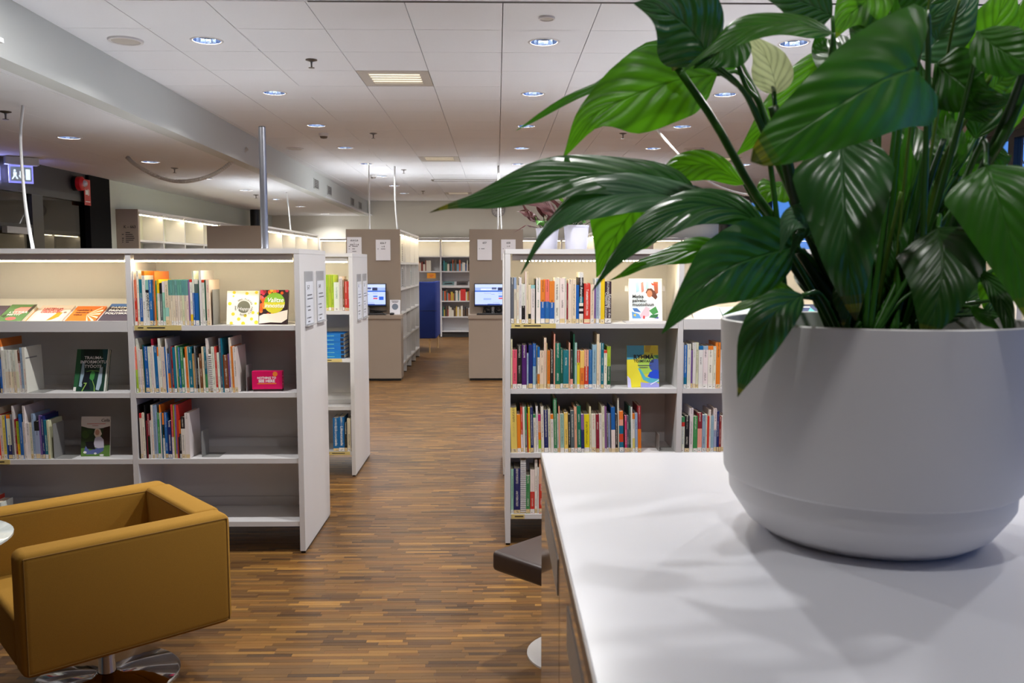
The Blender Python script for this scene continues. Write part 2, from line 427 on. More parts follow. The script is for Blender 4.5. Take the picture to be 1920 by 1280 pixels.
# window wall: one window after another, black frames
WY = [YB + 0.02 + 1.61 * k for k in range(15)]
for k, y0 in enumerate(WY):
    y1 = y0 + 1.61
    mb = MB(); mb.box(XR + 0.02, XR + 0.12, y0 + 0.05, y1 - 0.05, 0.45, 0.50); mb.box(XR + 0.02, XR + 0.12, y0 + 0.05, y1 - 0.05, 2.96, 3.03)
    mb.box(XR + 0.02, XR + 0.12, y0, y0 + 0.05, 0.45, 3.03); mb.box(XR + 0.02, XR + 0.12, y1 - 0.05, y1, 0.45, 3.03)
    wo = mb.build(f'window_{k + 1}', M['black'], kind='structure')
    mb = MB(); mb.box(XR + 0.06, XR + 0.07, y0 + 0.05, y1 - 0.05, 0.50, 2.96); mb.build('pane', M['glass'], wo)
# bare tree outside
t = thing('bare_tree', 'leafless tree outside behind the blue windows', 'tree', (10.6, 16.0, -0.3))
mb = MB(); rt = random.Random(4)
def branch(p, d, ln, r, dep):
    q = p + d * ln; mb.tube([p, (p + q) / 2 + Vector((rt.uniform(-1, 1), rt.uniform(-1, 1), 0)) * ln * 0.05, q], r, 5, r1=r * 0.6)
    if dep:
        for i in range(3 if dep > 1 else 2):
            a = Vector((rt.uniform(-1, 1), rt.uniform(-1, 1), rt.uniform(-0.1, 0.9))); branch(p + d * ln * rt.uniform(0.55, 1.0), (d * 0.8 + a * 0.75).normalized(), ln * rt.uniform(0.55, 0.8), r * 0.55, dep - 1)
branch(Vector((0, 0, 0)), Vector((0, 0, 1)), 2.2, 0.14, 5)
mb.build('branches', plain('bark', (52, 46, 44), 0.9), t)
mb = MB(); mb.box(XR + 0.3, XR + 12, YB, YF + 8, -0.6, -0.3); struct('ground', mb, plain('dusk ground', (60, 66, 62), 0.9, noise=0.2))

# --- glazed vestibule front in the wall at the left (black metal)
door = MB(); door.box(XL - 0.08, XL, 5.4, 11.60, 2.52, LZ + 0.02)            # header
dr = struct('door_1', door, M['dark'])
def dpart(name, *b, m='black'):
    q = MB(); q.box(*b); return q.build(name, M[m], dr)
dpart('head_rail', XL - 0.07, XL + 0.015, 5.4, 11.02, 2.44, 2.52)
dpart('mullion', XL - 0.07, XL + 0.01, 9.72, 9.95, 0, 2.44); dpart('mullion', XL - 0.07, XL + 0.01, 8.10, 8.22, 0, 2.44); dpart('mullion', XL - 0.07, XL + 0.01, 5.4, 5.5, 0, 2.44)
dpart('transom', XL - 0.065, XL + 0.005, 8.22, 9.72, 2.02, 2.10)
dpart('door_closer', XL + 0.005, XL + 0.06, 9.12, 9.60, 1.99, 2.06, m='grey')
dpart('pane', XL - 0.04, XL - 0.03, 8.22, 9.72, 2.10, 2.44, m='glassd'); dpart('pane', XL - 0.04, XL - 0.03, 8.22, 9.72, 0.05, 2.02, m='glassd'); dpart('pane', XL - 0.04, XL - 0.03, 9.95, 11.02, 0.05, 2.44, m='glassd'); dpart('pane', XL - 0.04, XL - 0.03, 5.5, 8.10, 0.05, 2.44, m='glassd')
dpart('corner_post', XL - 0.15, XL + 0.04, 11.02, 11.60, 0, LZ - 0.004, m='matt')
# vestibule behind the glass
mb = MB(); mb.box(XL - 2.4, XL - 2.3, 5.4, 11.60, 0, LZ); mb.box(XL - 2.3, XL - 0.16, 11.45, 11.60, 0, LZ); mb.box(XL - 2.3, XL - 0.16, 5.4, 5.5, 0, LZ); vw = struct('wall_vestibule', mb, plain('beige paint', (150, 138, 112), 0.8))
mb = MB(); mb.box(XL - 2.295, XL - 2.26, 9.35, 10.6, 0, 2.1); mb.build('door_leaf', M['grey'], vw)
for yy in (9.30, 10.6):
    mb = MB(); mb.box(XL - 2.295, XL - 2.23, yy, yy + 0.07, 0, 2.3); mb.build('door_jamb', M['walll'], vw)
mb = MB(); mb.box(XL - 2.25, XL - 2.2, 6.4, 9.0, 1.86, 1.90); mb.build('glow_bar', M['led'], vw)  # glowing bar on the vestibule's back wall
lv = bpy.data.lights.new('vestibule fill', 'AREA'); lv.size = 0.5; lv.energy = 45; lv.color = (1, 0.9, 0.75)  # added area light without a fixture, brightens the vestibule
lo = bpy.data.objects.new('lamp_light', lv); col.objects.link(lo); lo.location = (XL - 1.2, 8.6, 2.75)
# round dark columns
for (x, y, r, nm) in ((-5.0, 17.9, 0.10, 'left'), (4.91, 18.3, 0.17, 'right')):
    mb = MB(); mb.lathe([(r, 0), (r, CZ)], x, y, n=28, cap0=True, cap1=True); struct('column_' + nm, mb, M['black2'], smooth=40)

# --- things on the ceiling and walls
def louvre(c, label):
    x, y = ctr(*c); t = thing('ceiling_light_panel', label, 'ceiling light', (x, y, CZ)); h = TX / 2 - 0.004
    mb = MB(); b = 0.075
    for (x0, x1, y0, y1) in ((-h, h, -h, -h + b), (-h, h, h - b, h), (-h, -h + b, -h + b, h - b), (h - b, h, -h + b, h - b)): mb.box(x0, x1, y0, y1, 0.0, 0.015)
    mb.build('frame', M['grey2'], t)
    mb = MB(); mb.box(-h + b, h - b, -h + b, h - b, 0.010, 0.016); mb.build('diffuser', M['diff'], t)
    for i in range(5):
        yy = -h + b + (2 * h - 2 * b) * (i + 0.5) / 5; mb = MB(); mb.box(-h + b, h - b, yy - 0.002, yy + 0.002, 0.002, 0.010); mb.build('louvre_blade', M['grey2'], t)
M['grey2'] = plain('warm grey enamel', (176, 170, 162), 0.5); M['diff'] = emit('dim diffuser', (250, 236, 205), 0.8)
for c, s in zip(VENT, ('above the aisle, closest to the camera', 'second along the aisle ceiling', 'above the window side shelves', 'far end of the aisle ceiling')):
    louvre(c, f'square louvred panel in a ceiling tile, {s}')
mb = MB(); mb.box(-1.06, XR - 0.1, GY - 0.012, GY + 0.012, CZ - 0.002, CZ + 0.01); struct('trim_2', mb, M['black'])
mb = MB(); mb.box(-1.14, 1.6, 14.95, 14.99, CZ - 0.004, CZ + 0.004); mb.box(-1.14, 1.6, 15.21, 15.25, CZ - 0.004, CZ + 0.004); mb.box(-1.14, -1.10, 14.99, 15.21, CZ - 0.004, CZ + 0.004); struct('trim_3', mb, plain('slot grey', (104, 100, 94), 0.6))
def disc(name, x, y, z, r, label, cat, m='white', d=0.012):
    t = thing(name, label, cat, (x, y, z)); mb = MB(); mb.lathe([(r, 0), (r * 0.97, -d), (r * 0.82, -d)], n=32, cap1=False); mb.lathe([(r * 0.82, -d), (r * 0.80, -d * 0.6)], n=32); mb.build('rim', M[m], t, smooth=40)
    mb = MB(); mb.lathe([(r * 0.80, -d * 0.6), (r * 0.4, -d * 0.75), (0.001, -d * 0.8)], n=32); mb.build('grille', M['grey2'] if m == 'white' else M[m], t, smooth=True)
disc('ceiling_speaker', -2.44, 5.81, CZ, 0.112, 'round white ceiling speaker beside the bulkhead, front one', 'speaker')
disc('ceiling_speaker', -2.557, 11.03, CZ, 0.11, 'small round ceiling speaker beside the bulkhead, farther one', 'speaker')
disc('ceiling_speaker', 2.51, 11.0, CZ, 0.13, 'round ceiling speaker partly hidden behind the big plant', 'speaker')
disc('ceiling_disc', 0.30, 5.25, CZ, 0.05, 'small white ceiling disc in front of the aisle downlight', 'detector')
def sprinkler(x, y, z, s):
    t = thing('sprinkler_head', f'small metal fire sprinkler hanging from the ceiling {s}', 'sprinkler', (x, y, z), group='sprinkler heads')
    mb = MB(); mb.lathe([(0.042, 0), (0.042, -0.005), (0.02, -0.012), (0.012, -0.014)], n=20, cap0=True); mb.build('escutcheon', M['chrome2'], t, smooth=40)
    mb = MB(); mb.lathe([(0.009, -0.012), (0.006, -0.03), (0.006, -0.055)], n=10); mb.build('stem', M['chrome2'], t)
    mb = MB(); mb.lathe([(0.006, -0.055), (0.022, -0.056), (0.022, -0.059), (0.002, -0.06)], n=14); mb.build('deflector', M['chrome2'], t)
M['chrome2'] = plain('dull chrome', (105, 100, 95), 0.3, metal=0.9)
for x, y, z, s in ((-1.335, 6.33, CZ, 'left of the first light panel'), (-1.387, 9.78, CZ, 'before the white aisle cables'), (-1.443, 13.44, CZ, 'by the second light panel'), (-1.476, 17.26, CZ, 'near the back wall left of the slot'), (1.417, 9.73, CZ, 'above the plant tip'), (-3.80, 10.27, LZ, 'under the sagging grey hose'), (-3.916, 14.1, LZ, 'by the steel pole top'), (-3.661, 6.55, LZ, 'at the picture edge over the low ceiling')): sprinkler(x, y, z, s)
def dome(x, y, z, s):
    t = thing('smoke_detector', f'white smoke detector with dark cap {s}', 'detector', (x, y, z))
    mb = MB(); mb.lathe([(0.055, 0), (0.055, -0.02), (0.045, -0.035)], n=20); mb.build('base', M['white'], t, smooth=40)
    mb = MB(); mb.lathe([(0.045, -0.035), (0.035, -0.055), (0.002, -0.06)], n=20); mb.build('cap', M['chrome2'], t, smooth=True)
dome(-1.944, 9.79, CZ, 'right of the bulkhead'); dome(-2.028, 14.23, CZ, 'farther along the aisle ceiling')
# wall clock
t = thing('wall_clock', 'round white wall clock high on the back wall', 'clock', (0.028, YF - 0.03, 2.906))
rx = Matrix.Rotation(R(90), 4, 'X')
mb = MB(); mb.lathe([(0.14, -0.03), (0.15, 0.0), (0.15, 0.02), (0.135, 0.03)], n=32, mat=rx); mb.build('rim', M['grey'], t, smooth=40)
mb = MB(); mb.lathe([(0.136, 0.02), (0.001, 0.02)], n=32, mat=rx); mb.build('face', M['white'], t)
mb = MB(); mb.box(-0.004, 0.004, -0.026, -0.022, -0.01, 0.09); mb.build('hand', M['ink'], t); mb = MB(); mb.box(-0.06, 0.01, -0.028, -0.024, -0.005, 0.005); mb.build('hand', M['ink'], t)
mb = MB()
for i in range(12):
    a = i * math.pi / 6; mm = Matrix.Rotation(a, 4, 'Y'); mb.box(-0.004, 0.004, -0.024, -0.021, 0.10, 0.125, mat=mm)
mb.build('hour_marks', M['ink'], t)
# bulkhead grilles
M['grey3'] = plain('dark grey enamel', (96, 94, 92), 0.7)  # darker enamel for the plates behind the slats
for i, yy in enumerate((13.77, 14.95, 17.59, 18.72)):
    t = thing('air_grille', f'small square air grille on the bulkhead, {ROWS[i]} along it', 'grille', (soff(yy) + 0.004, yy, 2.93 - 0.0))
    mb = MB(); s = 0.20; v = 0.08
    for (a, b_, c, d) in ((-s, s, -v, -v + 0.012), (-s, s, v - 0.012, v), (-s, -s + 0.03, -v, v), (s - 0.03, s, -v, v)): mb.box(0, 0.008, a, b_, c, d)
    mb.build('frame', M['bulk'], t)
    mb = MB(); mb.box(-0.002, 0.001, -s, s, -v, v); mb.build('back_plate', M['grey3'], t)
    for q in range(5):
        z = -v + 0.02 + q * 0.026; mb = MB(); mb.box(0.001, 0.006, -s + 0.01, s - 0.01, z, z + 0.008); mb.build('slat', M['grey'], t)
# exit sign on a bracket under the lower ceiling
t = thing('exit_sign', 'lit green exit sign with running figure under pale housing', 'exit sign', (-5.04, 9.25, LZ), rot=(0, 0, R(40)))
mb = MB(); mb.rbox(-0.15, 0.17, -0.05, 0.05, -0.085, -0.003, r=0.008, seg=2); mb.build('housing', M['bulk'], t)
mb = MB(); mb.box(-0.115, 0.115, -0.006, 0.006, -0.275, -0.085); mb.build('sign_plate', emit('sign edge light', (120, 130, 255), 0.7), t)
mb = MB(); mb.box(-0.10, 0.10, -0.0085, -0.0065, -0.255, -0.105); mb.build('green_field', emit('sign green', (0, 90, 110), 0.35), t)
mb = MB(); y0 = -0.0105; y1 = -0.0088; SX, SZ, DZ = 0.56, 0.72, -0.02
for a in (((-0.12, -0.16), (-0.09, -0.16), (-0.09, -0.19), (-0.12, -0.19)), ((-0.13, -0.20), (-0.07, -0.20), (-0.085, -0.25), (-0.125, -0.25)), ((-0.125, -0.25), (-0.10, -0.25), (-0.14, -0.30), (-0.16, -0.30)), ((-0.10, -0.25), (-0.085, -0.25), (-0.05, -0.29), (-0.075, -0.295)), ((-0.02, -0.18), (0.02, -0.18), (0.02, -0.24), (-0.02, -0.24)), ((-0.045, -0.24), (0.045, -0.24), (0, -0.29)), ((0.08, -0.15), (0.15, -0.15), (0.15, -0.30), (0.08, -0.30))):
    a = [(x * SX, z * SZ + DZ) for x, z in a]
    mb.face([(x, y0, z) for x, z in a]); mb.face([(x, y1, z) for x, z in a][::-1])
mb.build('running_figure', emit('sign white', (215, 235, 255), 0.9), t)
ls = bpy.data.lights.new('exit sign glow', 'AREA'); ls.size = 0.3; ls.size_y = 0.15; ls.shape = 'RECTANGLE'; ls.energy = 3.0; ls.color = (0.32, 0.35, 1.0)
lo = bpy.data.objects.new('lamp_light', ls); col.objects.link(lo); lo.parent = t; lo.location = (-0.05, 0.03, -0.18); lo.rotation_euler = (R(-90), 0, 0)
# fire alarm bell and its sign
t = thing('fire_alarm_bell', 'red round fire alarm bell on the black door header', 'alarm', (XL + 0.002, 10.72, 2.65))
ry = Matrix.Rotation(R(90), 4, 'Y')
mb = MB(); mb.lathe([(0.09, 0.0), (0.09, 0.05)], n=24, mat=ry); mb.build('base', M['black2'], t, smooth=40)
mb = MB(); mb.lathe([(0.088, 0.05), (0.085, 0.10), (0.05, 0.125), (0.042, 0.126)], n=24, mat=ry); mb.build('bell', plain('alarm red', (196, 24, 30), 0.3), t, smooth=40)
mb = MB(); mb.lathe([(0.042, 0.126), (0.03, 0.15), (0.001, 0.155)], n=20, mat=ry); mb.build('beacon', M['white'], t, smooth=True)
t = thing('fire_alarm_sign', 'red square sign with a white alarm symbol beside the bell', 'sign', (XL + 0.045, 10.95, 2.56))
mb = MB(); mb.box(0, 0.006, -0.08, 0.08, -0.16, 0.16); mb.build('sign_plate', plain('sign red', (190, 34, 30), 0.45), t)
mb = MB()
for z0 in (0.03,):
    mb.box(0.006, 0.008, -0.055, -0.02, -0.03, 0.03); mb.face([(0.008, -0.02, -0.02), (0.008, 0.02, -0.045), (0.008, 0.02, 0.045), (0.008, -0.02, 0.02)]); mb.box(0.006, 0.008, 0.035, 0.045, -0.035, 0.035)
mb.box(0.006, 0.008, -0.06, 0.06, -0.12, -0.11)
mb.build('alarm_symbol', M['inkw'], t)
# steel pole, corrugated hose, hanging cables
def cable(name, label, pts, r, m='cable', cat='cable', sub=8):
    P = []; q = [Vector(p) for p in pts]
    for i in range(len(q) - 1):
        p0, p1, p2, p3 = q[max(i - 1, 0)], q[i], q[i + 1], q[min(i + 2, len(q) - 1)]
        for k in range(sub):
            s = k / sub; P.append(0.5 * ((2 * p1) + (p2 - p0) * s + (2 * p0 - 5 * p1 + 4 * p2 - p3) * s * s + (3 * p1 - p0 - 3 * p2 + p3) * s ** 3))
    P.append(q[-1]); mb = MB()
    mb.tube(P, r, 8); o = mb.build(name, M[m], smooth=True); tag(o, label, cat); return P, o
def corrugated(name, label, pts, r, m='hose'):
    P = [Vector(p) for p in pts]; Q = []
    for i in range(len(P) - 1):
        p0, p1, p2, p3 = P[max(i - 1, 0)], P[i], P[i + 1], P[min(i + 2, len(P) - 1)]
        for k in range(40):
            s = k / 40; Q.append(0.5 * ((2 * p1) + (p2 - p0) * s + (2 * p0 - 5 * p1 + 4 * p2 - p3) * s * s + (3 * p1 - p0 - 3 * p2 + p3) * s ** 3))
    mb = MB(); n = 10; b = 0; up = Vector((0, 0, 1))
    for k, p in enumerate(Q):
        t_ = (Q[min(k + 1, len(Q) - 1)] - Q[max(k - 1, 0)]).normalized(); a = t_.cross(Vector((0.3, 0.95, 0.1))).normalized(); bb = t_.cross(a)
        rr = r * (1.0 if k % 2 else 0.78)
        for i in range(n):
            q_ = 2 * math.pi * i / n; mb.v.append(tuple(p + a * rr * math.cos(q_) + bb * rr * math.sin(q_)))
    for k in range(len(Q) - 1):
        for i in range(n):
            j = (i + 1) % n; mb.f.append((k * n + i, (k + 1) * n + i, (k + 1) * n + j, k * n + j)); mb.c.append(None); mb.m.append(0)
    o = mb.build(name, M[m]); tag(o, label, 'hose'); return o

ROWDATA = {
  'A1': [(-2047, 6, 304, 'W'),(-2041, 14, 255, 'S40R'),(-2027, 13, 305, 'W'),(-2014, 18, 257, 'T40B'),(-1996, 17, 304, 'O8W'),(-1979, 19, 255, 'M22K6W'),(-1960, 20, 255, 'B'),(-1940, 9, 252, 'N'),(-1931, 8, 302, 'O'),(-1923, 9, 252, 'G'),(-1914, 13, 257, 'Y30W'),(-1901, 14, 237, 'K25N'),(-1887, 15, 246, 'W25m'),(-1872, 20, 249, 'C60m20C'),(-1852, 12, 255, 't34C'),(-1840, 12, 255, 't34C'),(-1828, 13, 255, 't34C'),(-1815, 12, 255, 't34C'),(-1803, 13, 255, 't34C'),(-1790, 12, 255, 't34C'),(-1778, 12, 255, 't34C'),(-1766, 13, 255, 't34C'),(-1753, 13, 255, 't34C'),(-1740, 8, 255, 'V'),(-1732, 15, 257, 'R6W70Y'),(-1717, 11, 304, 'W40B'),(-1706, 22, 258, 'W10N20B'),(-1684, 5, 252, 'H'),(-1679, 14, 307, 'W'),(-1665, 16, 255, 'R6W'),(-1649, 8, 255, 'H'),(-1641, 19, 255, 'C')],
  'A2': [(-2058, 9, 260, 'S50E'),(-2049, 12, 307, 'W'),(-2037, 11, 245, 'W'),(-2026, 13, 245, 'C'),(-2013, 6, 270, 'H'),(-2007, 22, 261, 'B'),(-1985, 12, 261, 'W'),(-1973, 11, 261, 'W'),(-1962, 11, 305, 'D12W'),(-1951, 18, 261, 'B'),(-1933, 8, 259, 'O20W'),(-1925, 13, 308, 'W'),(-1912, 21, 259, 'C'),(-1891, 7, 259, 'B'),(-1884, 6, 306, 'W'),(-1878, 13, 220, 'B50O'),(-1865, 8, 263, 'N'),(-1857, 9, 261, 'D'),(-1848, 15, 257, 'T'),(-1833, 8, 265, 'C'),(-1825, 9, 263, 'G'),(-1816, 11, 255, 'B'),(-1805, 17, 257, 'G'),(-1788, 10, 197, 'W'),(-1778, 12, 259, 'O'),(-1766, 5, 260, 'C'),(-1761, 22, 260, 'T'),(-1739, 13, 220, 'k'),(-1726, 10, 264, 'N'),(-1716, 10, 256, 'K'),(-1706, 5, 198, 'W'),(-1701, 16, 220, 'U'),(-1685, 13, 260, 'C'),(-1672, 14, 260, 'T60G'),(-1658, 12, 307, 'W'),(-1646, 16, 218, 'Wz'),(-1630, 18, 260, 'W'),(-1612, 12, 260, 'R'),(-1600, 13, 226, 'W'),(-1587, 13, 307, 'N'),(-1574, 7, 307, 'T'),(-1567, 28, 213, 'U'),(-1539, 10, 220, 'V'),(-1529, 10, 311, 'W'),(-1519, 11, 262, 'O'),(-1508, 20, 260, 'W')],
  'A3': [(-2053, 7, 308, 'K'),(-2046, 15, 260, 'R10W'),(-2031, 15, 263, 'W'),(-2016, 5, 308, 'K'),(-2011, 7, 218, 'D'),(-2004, 14, 257, 'D50K'),(-1990, 10, 218, 'W'),(-1980, 12, 308, 'W'),(-1968, 13, 308, 'L'),(-1955, 9, 309, 'L'),(-1946, 14, 264, 'G'),(-1932, 7, 309, 'O15W'),(-1925, 7, 261, 'T'),(-1918, 12, 261, 'O25K30W'),(-1906, 16, 264, 'B'),(-1890, 23, 217, 'I'),(-1867, 12, 310, 'R60W'),(-1855, 8, 309, 'E'),(-1847, 10, 309, 'V'),(-1837, 5, 309, 'R'),(-1832, 7, 309, 'R60P'),(-1825, 12, 220, 'O35K'),(-1813, 22, 239, 'K28W'),(-1791, 23, 261, 'W')],
  'A4': [(-2828, 14, 242, 'W'),(-2804, 7, 201, 'I'),(-2797, 11, 193, 'B'),(-2786, 7, 307, 'O15W'),(-2779, 13, 242, 'W'),(-2766, 15, 242, 'W50C'),(-2751, 14, 242, 'W50C'),(-2737, 15, 241, 'W50C'),(-2722, 14, 242, 'W50C'),(-2708, 15, 242, 'W50C'),(-2693, 15, 242, 'U30W'),(-2678, 13, 257, 'L'),(-2665, 16, 258, 'W')],
  'A5': [(-2852, 16, 265, 'B'),(-2836, 12, 291, 'W'),(-2824, 8, 253, 'R'),(-2816, 17, 249, 'C'),(-2799, 17, 249, 'y'),(-2782, 6, 249, 'B'),(-2776, 23, 253, 'O8W60I'),(-2753, 12, 257, 'N'),(-2741, 11, 305, 'W'),(-2730, 9, 228, 'D'),(-2721, 16, 216, 'E60Y'),(-2705, 17, 257, 'B'),(-2688, 9, 212, 'W'),(-2679, 12, 305, 'W'),(-2667, 18, 207, 'W'),(-2649, 15, 207, 'C'),(-2634, 14, 259, 'L'),(-2620, 26, 216, 'K25L'),(-2594, 11, 249, 'V'),(-2583, 15, 245, 'I'),(-2568, 17, 221, 'T'),(-2551, 12, 221, 'C')],
  'A6': [(-2982, 36, 179, 'N'),(-2946, 36, 167, 'T'),(-2910, 33, 139, 'R'),(-2877, 48, 115, 'W')],
  'B1': [(-1318, 21, 276, 'E'),(-1297, 21, 276, 'E'),(-1276, 21, 274, 'E'),(-1255, 42, 219, 'W'),(-1213, 25, 263, 'Cz'),(-1188, 14, 238, 'U'),(-1174, 23, 225, 'R'),(-1151, 23, 222, 'R')],
  'B4': [(-1282, 44, 265, 'B'),(-1238, 45, 271, 'B'),(-1193, 21, 226, 'K'),(-1172, 28, 259, 'C'),(-1144, 13, 245, 'N')],
  'C1': [(78, 18, 266, 'N'),(96, 15, 266, 'L25C'),(111, 15, 222, 'C'),(126, 15, 266, 'W'),(141, 20, 229, 'W55K'),(161, 7, 300, 'W'),(168, 11, 299, 'C'),(179, 16, 222, 'C75K'),(195, 23, 222, 'M9W'),(218, 6, 257, 'K'),(224, 26, 264, 'W'),(250, 27, 252, 'O50B'),(277, 24, 254, 'S50B'),(301, 30, 245, 'O50B'),(331, 30, 265, 'W'),(361, 31, 262, 'W'),(392, 9, 266, 'W'),(401, 9, 232, 'D'),(410, 23, 255, 'C'),(433, 23, 255, 'C'),(456, 18, 222, 'B'),(474, 24, 296, 'W10K38T12W6K5W5K5W'),(502, 37, 232, 'R'),(539, 22, 225, 'C'),(561, 11, 220, 'V'),(572, 18, 260, 'L'),(590, 9, 262, 'W'),(599, 24, 259, 'Y'),(623, 38, 243, 'P')],
  'C2': [(78, 10, 289, 'C'),(88, 26, 228, 'f'),(114, 28, 251, 'K'),(142, 29, 255, 'v'),(171, 10, 206, 'L'),(181, 25, 256, 'I'),(206, 18, 263, 'B50L'),(224, 9, 253, 'N'),(233, 14, 244, 'B25W40O'),(247, 24, 221, 'C'),(271, 15, 297, 'C'),(286, 5, 265, 'k'),(291, 16, 222, 'O'),(307, 21, 226, 'K'),(328, 9, 320, 'A'),(337, 30, 266, 'q'),(367, 16, 236, 'H'),(383, 33, 225, 'T'),(416, 9, 268, 'A'),(425, 16, 225, 'K75A'),(441, 9, 319, 'H'),(450, 14, 268, 'm'),(464, 18, 223, 'R32Y'),(482, 25, 221, 'y45O'),(507, 25, 225, 'A42R'),(532, 22, 225, 'B'),(554, 25, 257, 'L'),(579, 15, 319, 'C'),(594, 10, 266, 'W'),(604, 17, 266, 'T'),(621, 19, 223, 'R7W'),(640, 21, 246, 'E47H')],
  'C3': [(76, 37, 266, 'y'),(113, 22, 226, 'O'),(135, 13, 268, 'R60W'),(148, 12, 270, 'W'),(160, 12, 270, 'G60N'),(172, 7, 230, 'R'),(179, 12, 268, 'Y'),(191, 18, 268, 'I'),(209, 16, 225, 'G8W'),(225, 13, 272, 'W'),(238, 16, 225, 'Q17A30O20E'),(254, 17, 272, 'W'),(271, 25, 252, 'I'),(296, 15, 257, 'C'),(311, 17, 226, 'O12W'),(328, 21, 322, 'G'),(349, 9, 226, 'W'),(358, 8, 273, 'A'),(366, 24, 228, 'm'),(390, 23, 235, 'y'),(413, 15, 226, 'K'),(428, 22, 248, 'N'),(450, 16, 270, 'A'),(466, 23, 275, 'q'),(489, 19, 226, 'V40I'),(508, 31, 225, 'J'),(539, 11, 270, 'C'),(550, 27, 226, 'W'),(577, 19, 226, 'D'),(596, 16, 228, 'W'),(612, 16, 273, 'C'),(628, 13, 271, 'V'),(641, 9, 228, 'N'),(650, 9, 228, 'L'),(659, 8, 228, 'N'),(667, 23, 268, 'B50W'),(690, 16, 226, 'K'),(706, 8, 321, 'W'),(714, 24, 244, 'O20A15T20R20T'),(738, 8, 230, 'K'),(746, 13, 217, 'Q'),(759, 13, 217, 'N'),(772, 10, 275, 'H'),(782, 10, 268, 'W'),(792, 15, 228, 'O14W50y'),(807, 16, 231, 'L'),(823, 20, 275, 'D50O')],
  'C4': [(75, 17, 267, 'm'),(92, 40, 271, 'I'),(132, 32, 321, 'Wz'),(164, 25, 229, 'G'),(189, 27, 265, 'W50R'),(216, 16, 323, 'W'),(232, 9, 277, 'W'),(241, 27, 323, 'A45R'),(268, 20, 274, 'B'),(288, 25, 288, 'W')],
  'C5': [(1079, 7, 268, 'W'),(1086, 20, 254, 'B75T'),(1106, 22, 260, 'W'),(1128, 11, 223, 'V'),(1139, 17, 268, 'W'),(1156, 17, 268, 'C'),(1173, 25, 248, 'B9W'),(1198, 30, 248, 'L9W'),(1228, 30, 248, 'O9W'),(1258, 17, 246, 'W'),(1275, 25, 269, 'O'),(1300, 14, 226, 'W'),(1314, 20, 255, 'V12W45B'),(1334, 14, 224, 'W')],
  'C6': [(1075, 19, 209, 'G15R12W'),(1094, 28, 215, 'K'),(1122, 23, 260, 'W'),(1145, 25, 212, 'G'),(1170, 27, 232, 'D40A'),(1197, 21, 220, 'L'),(1218, 9, 223, 'W'),(1227, 12, 212, 'R'),(1239, 10, 249, 'W'),(1249, 18, 214, 'L'),(1267, 17, 257, 'W50L'),(1284, 14, 241, 'I'),(1298, 13, 212, 'D'),(1311, 16, 212, 'W'),(1327, 20, 212, 'D')],
  'C7': [(3076, 26, 426, 'C'),(3102, 31, 301, 'V'),(3133, 35, 269, 'D')],
  'C8': [(3097, 28, 305, 'T'),(3125, 33, 273, 'N'),(3158, 38, 292, 'R')],
}

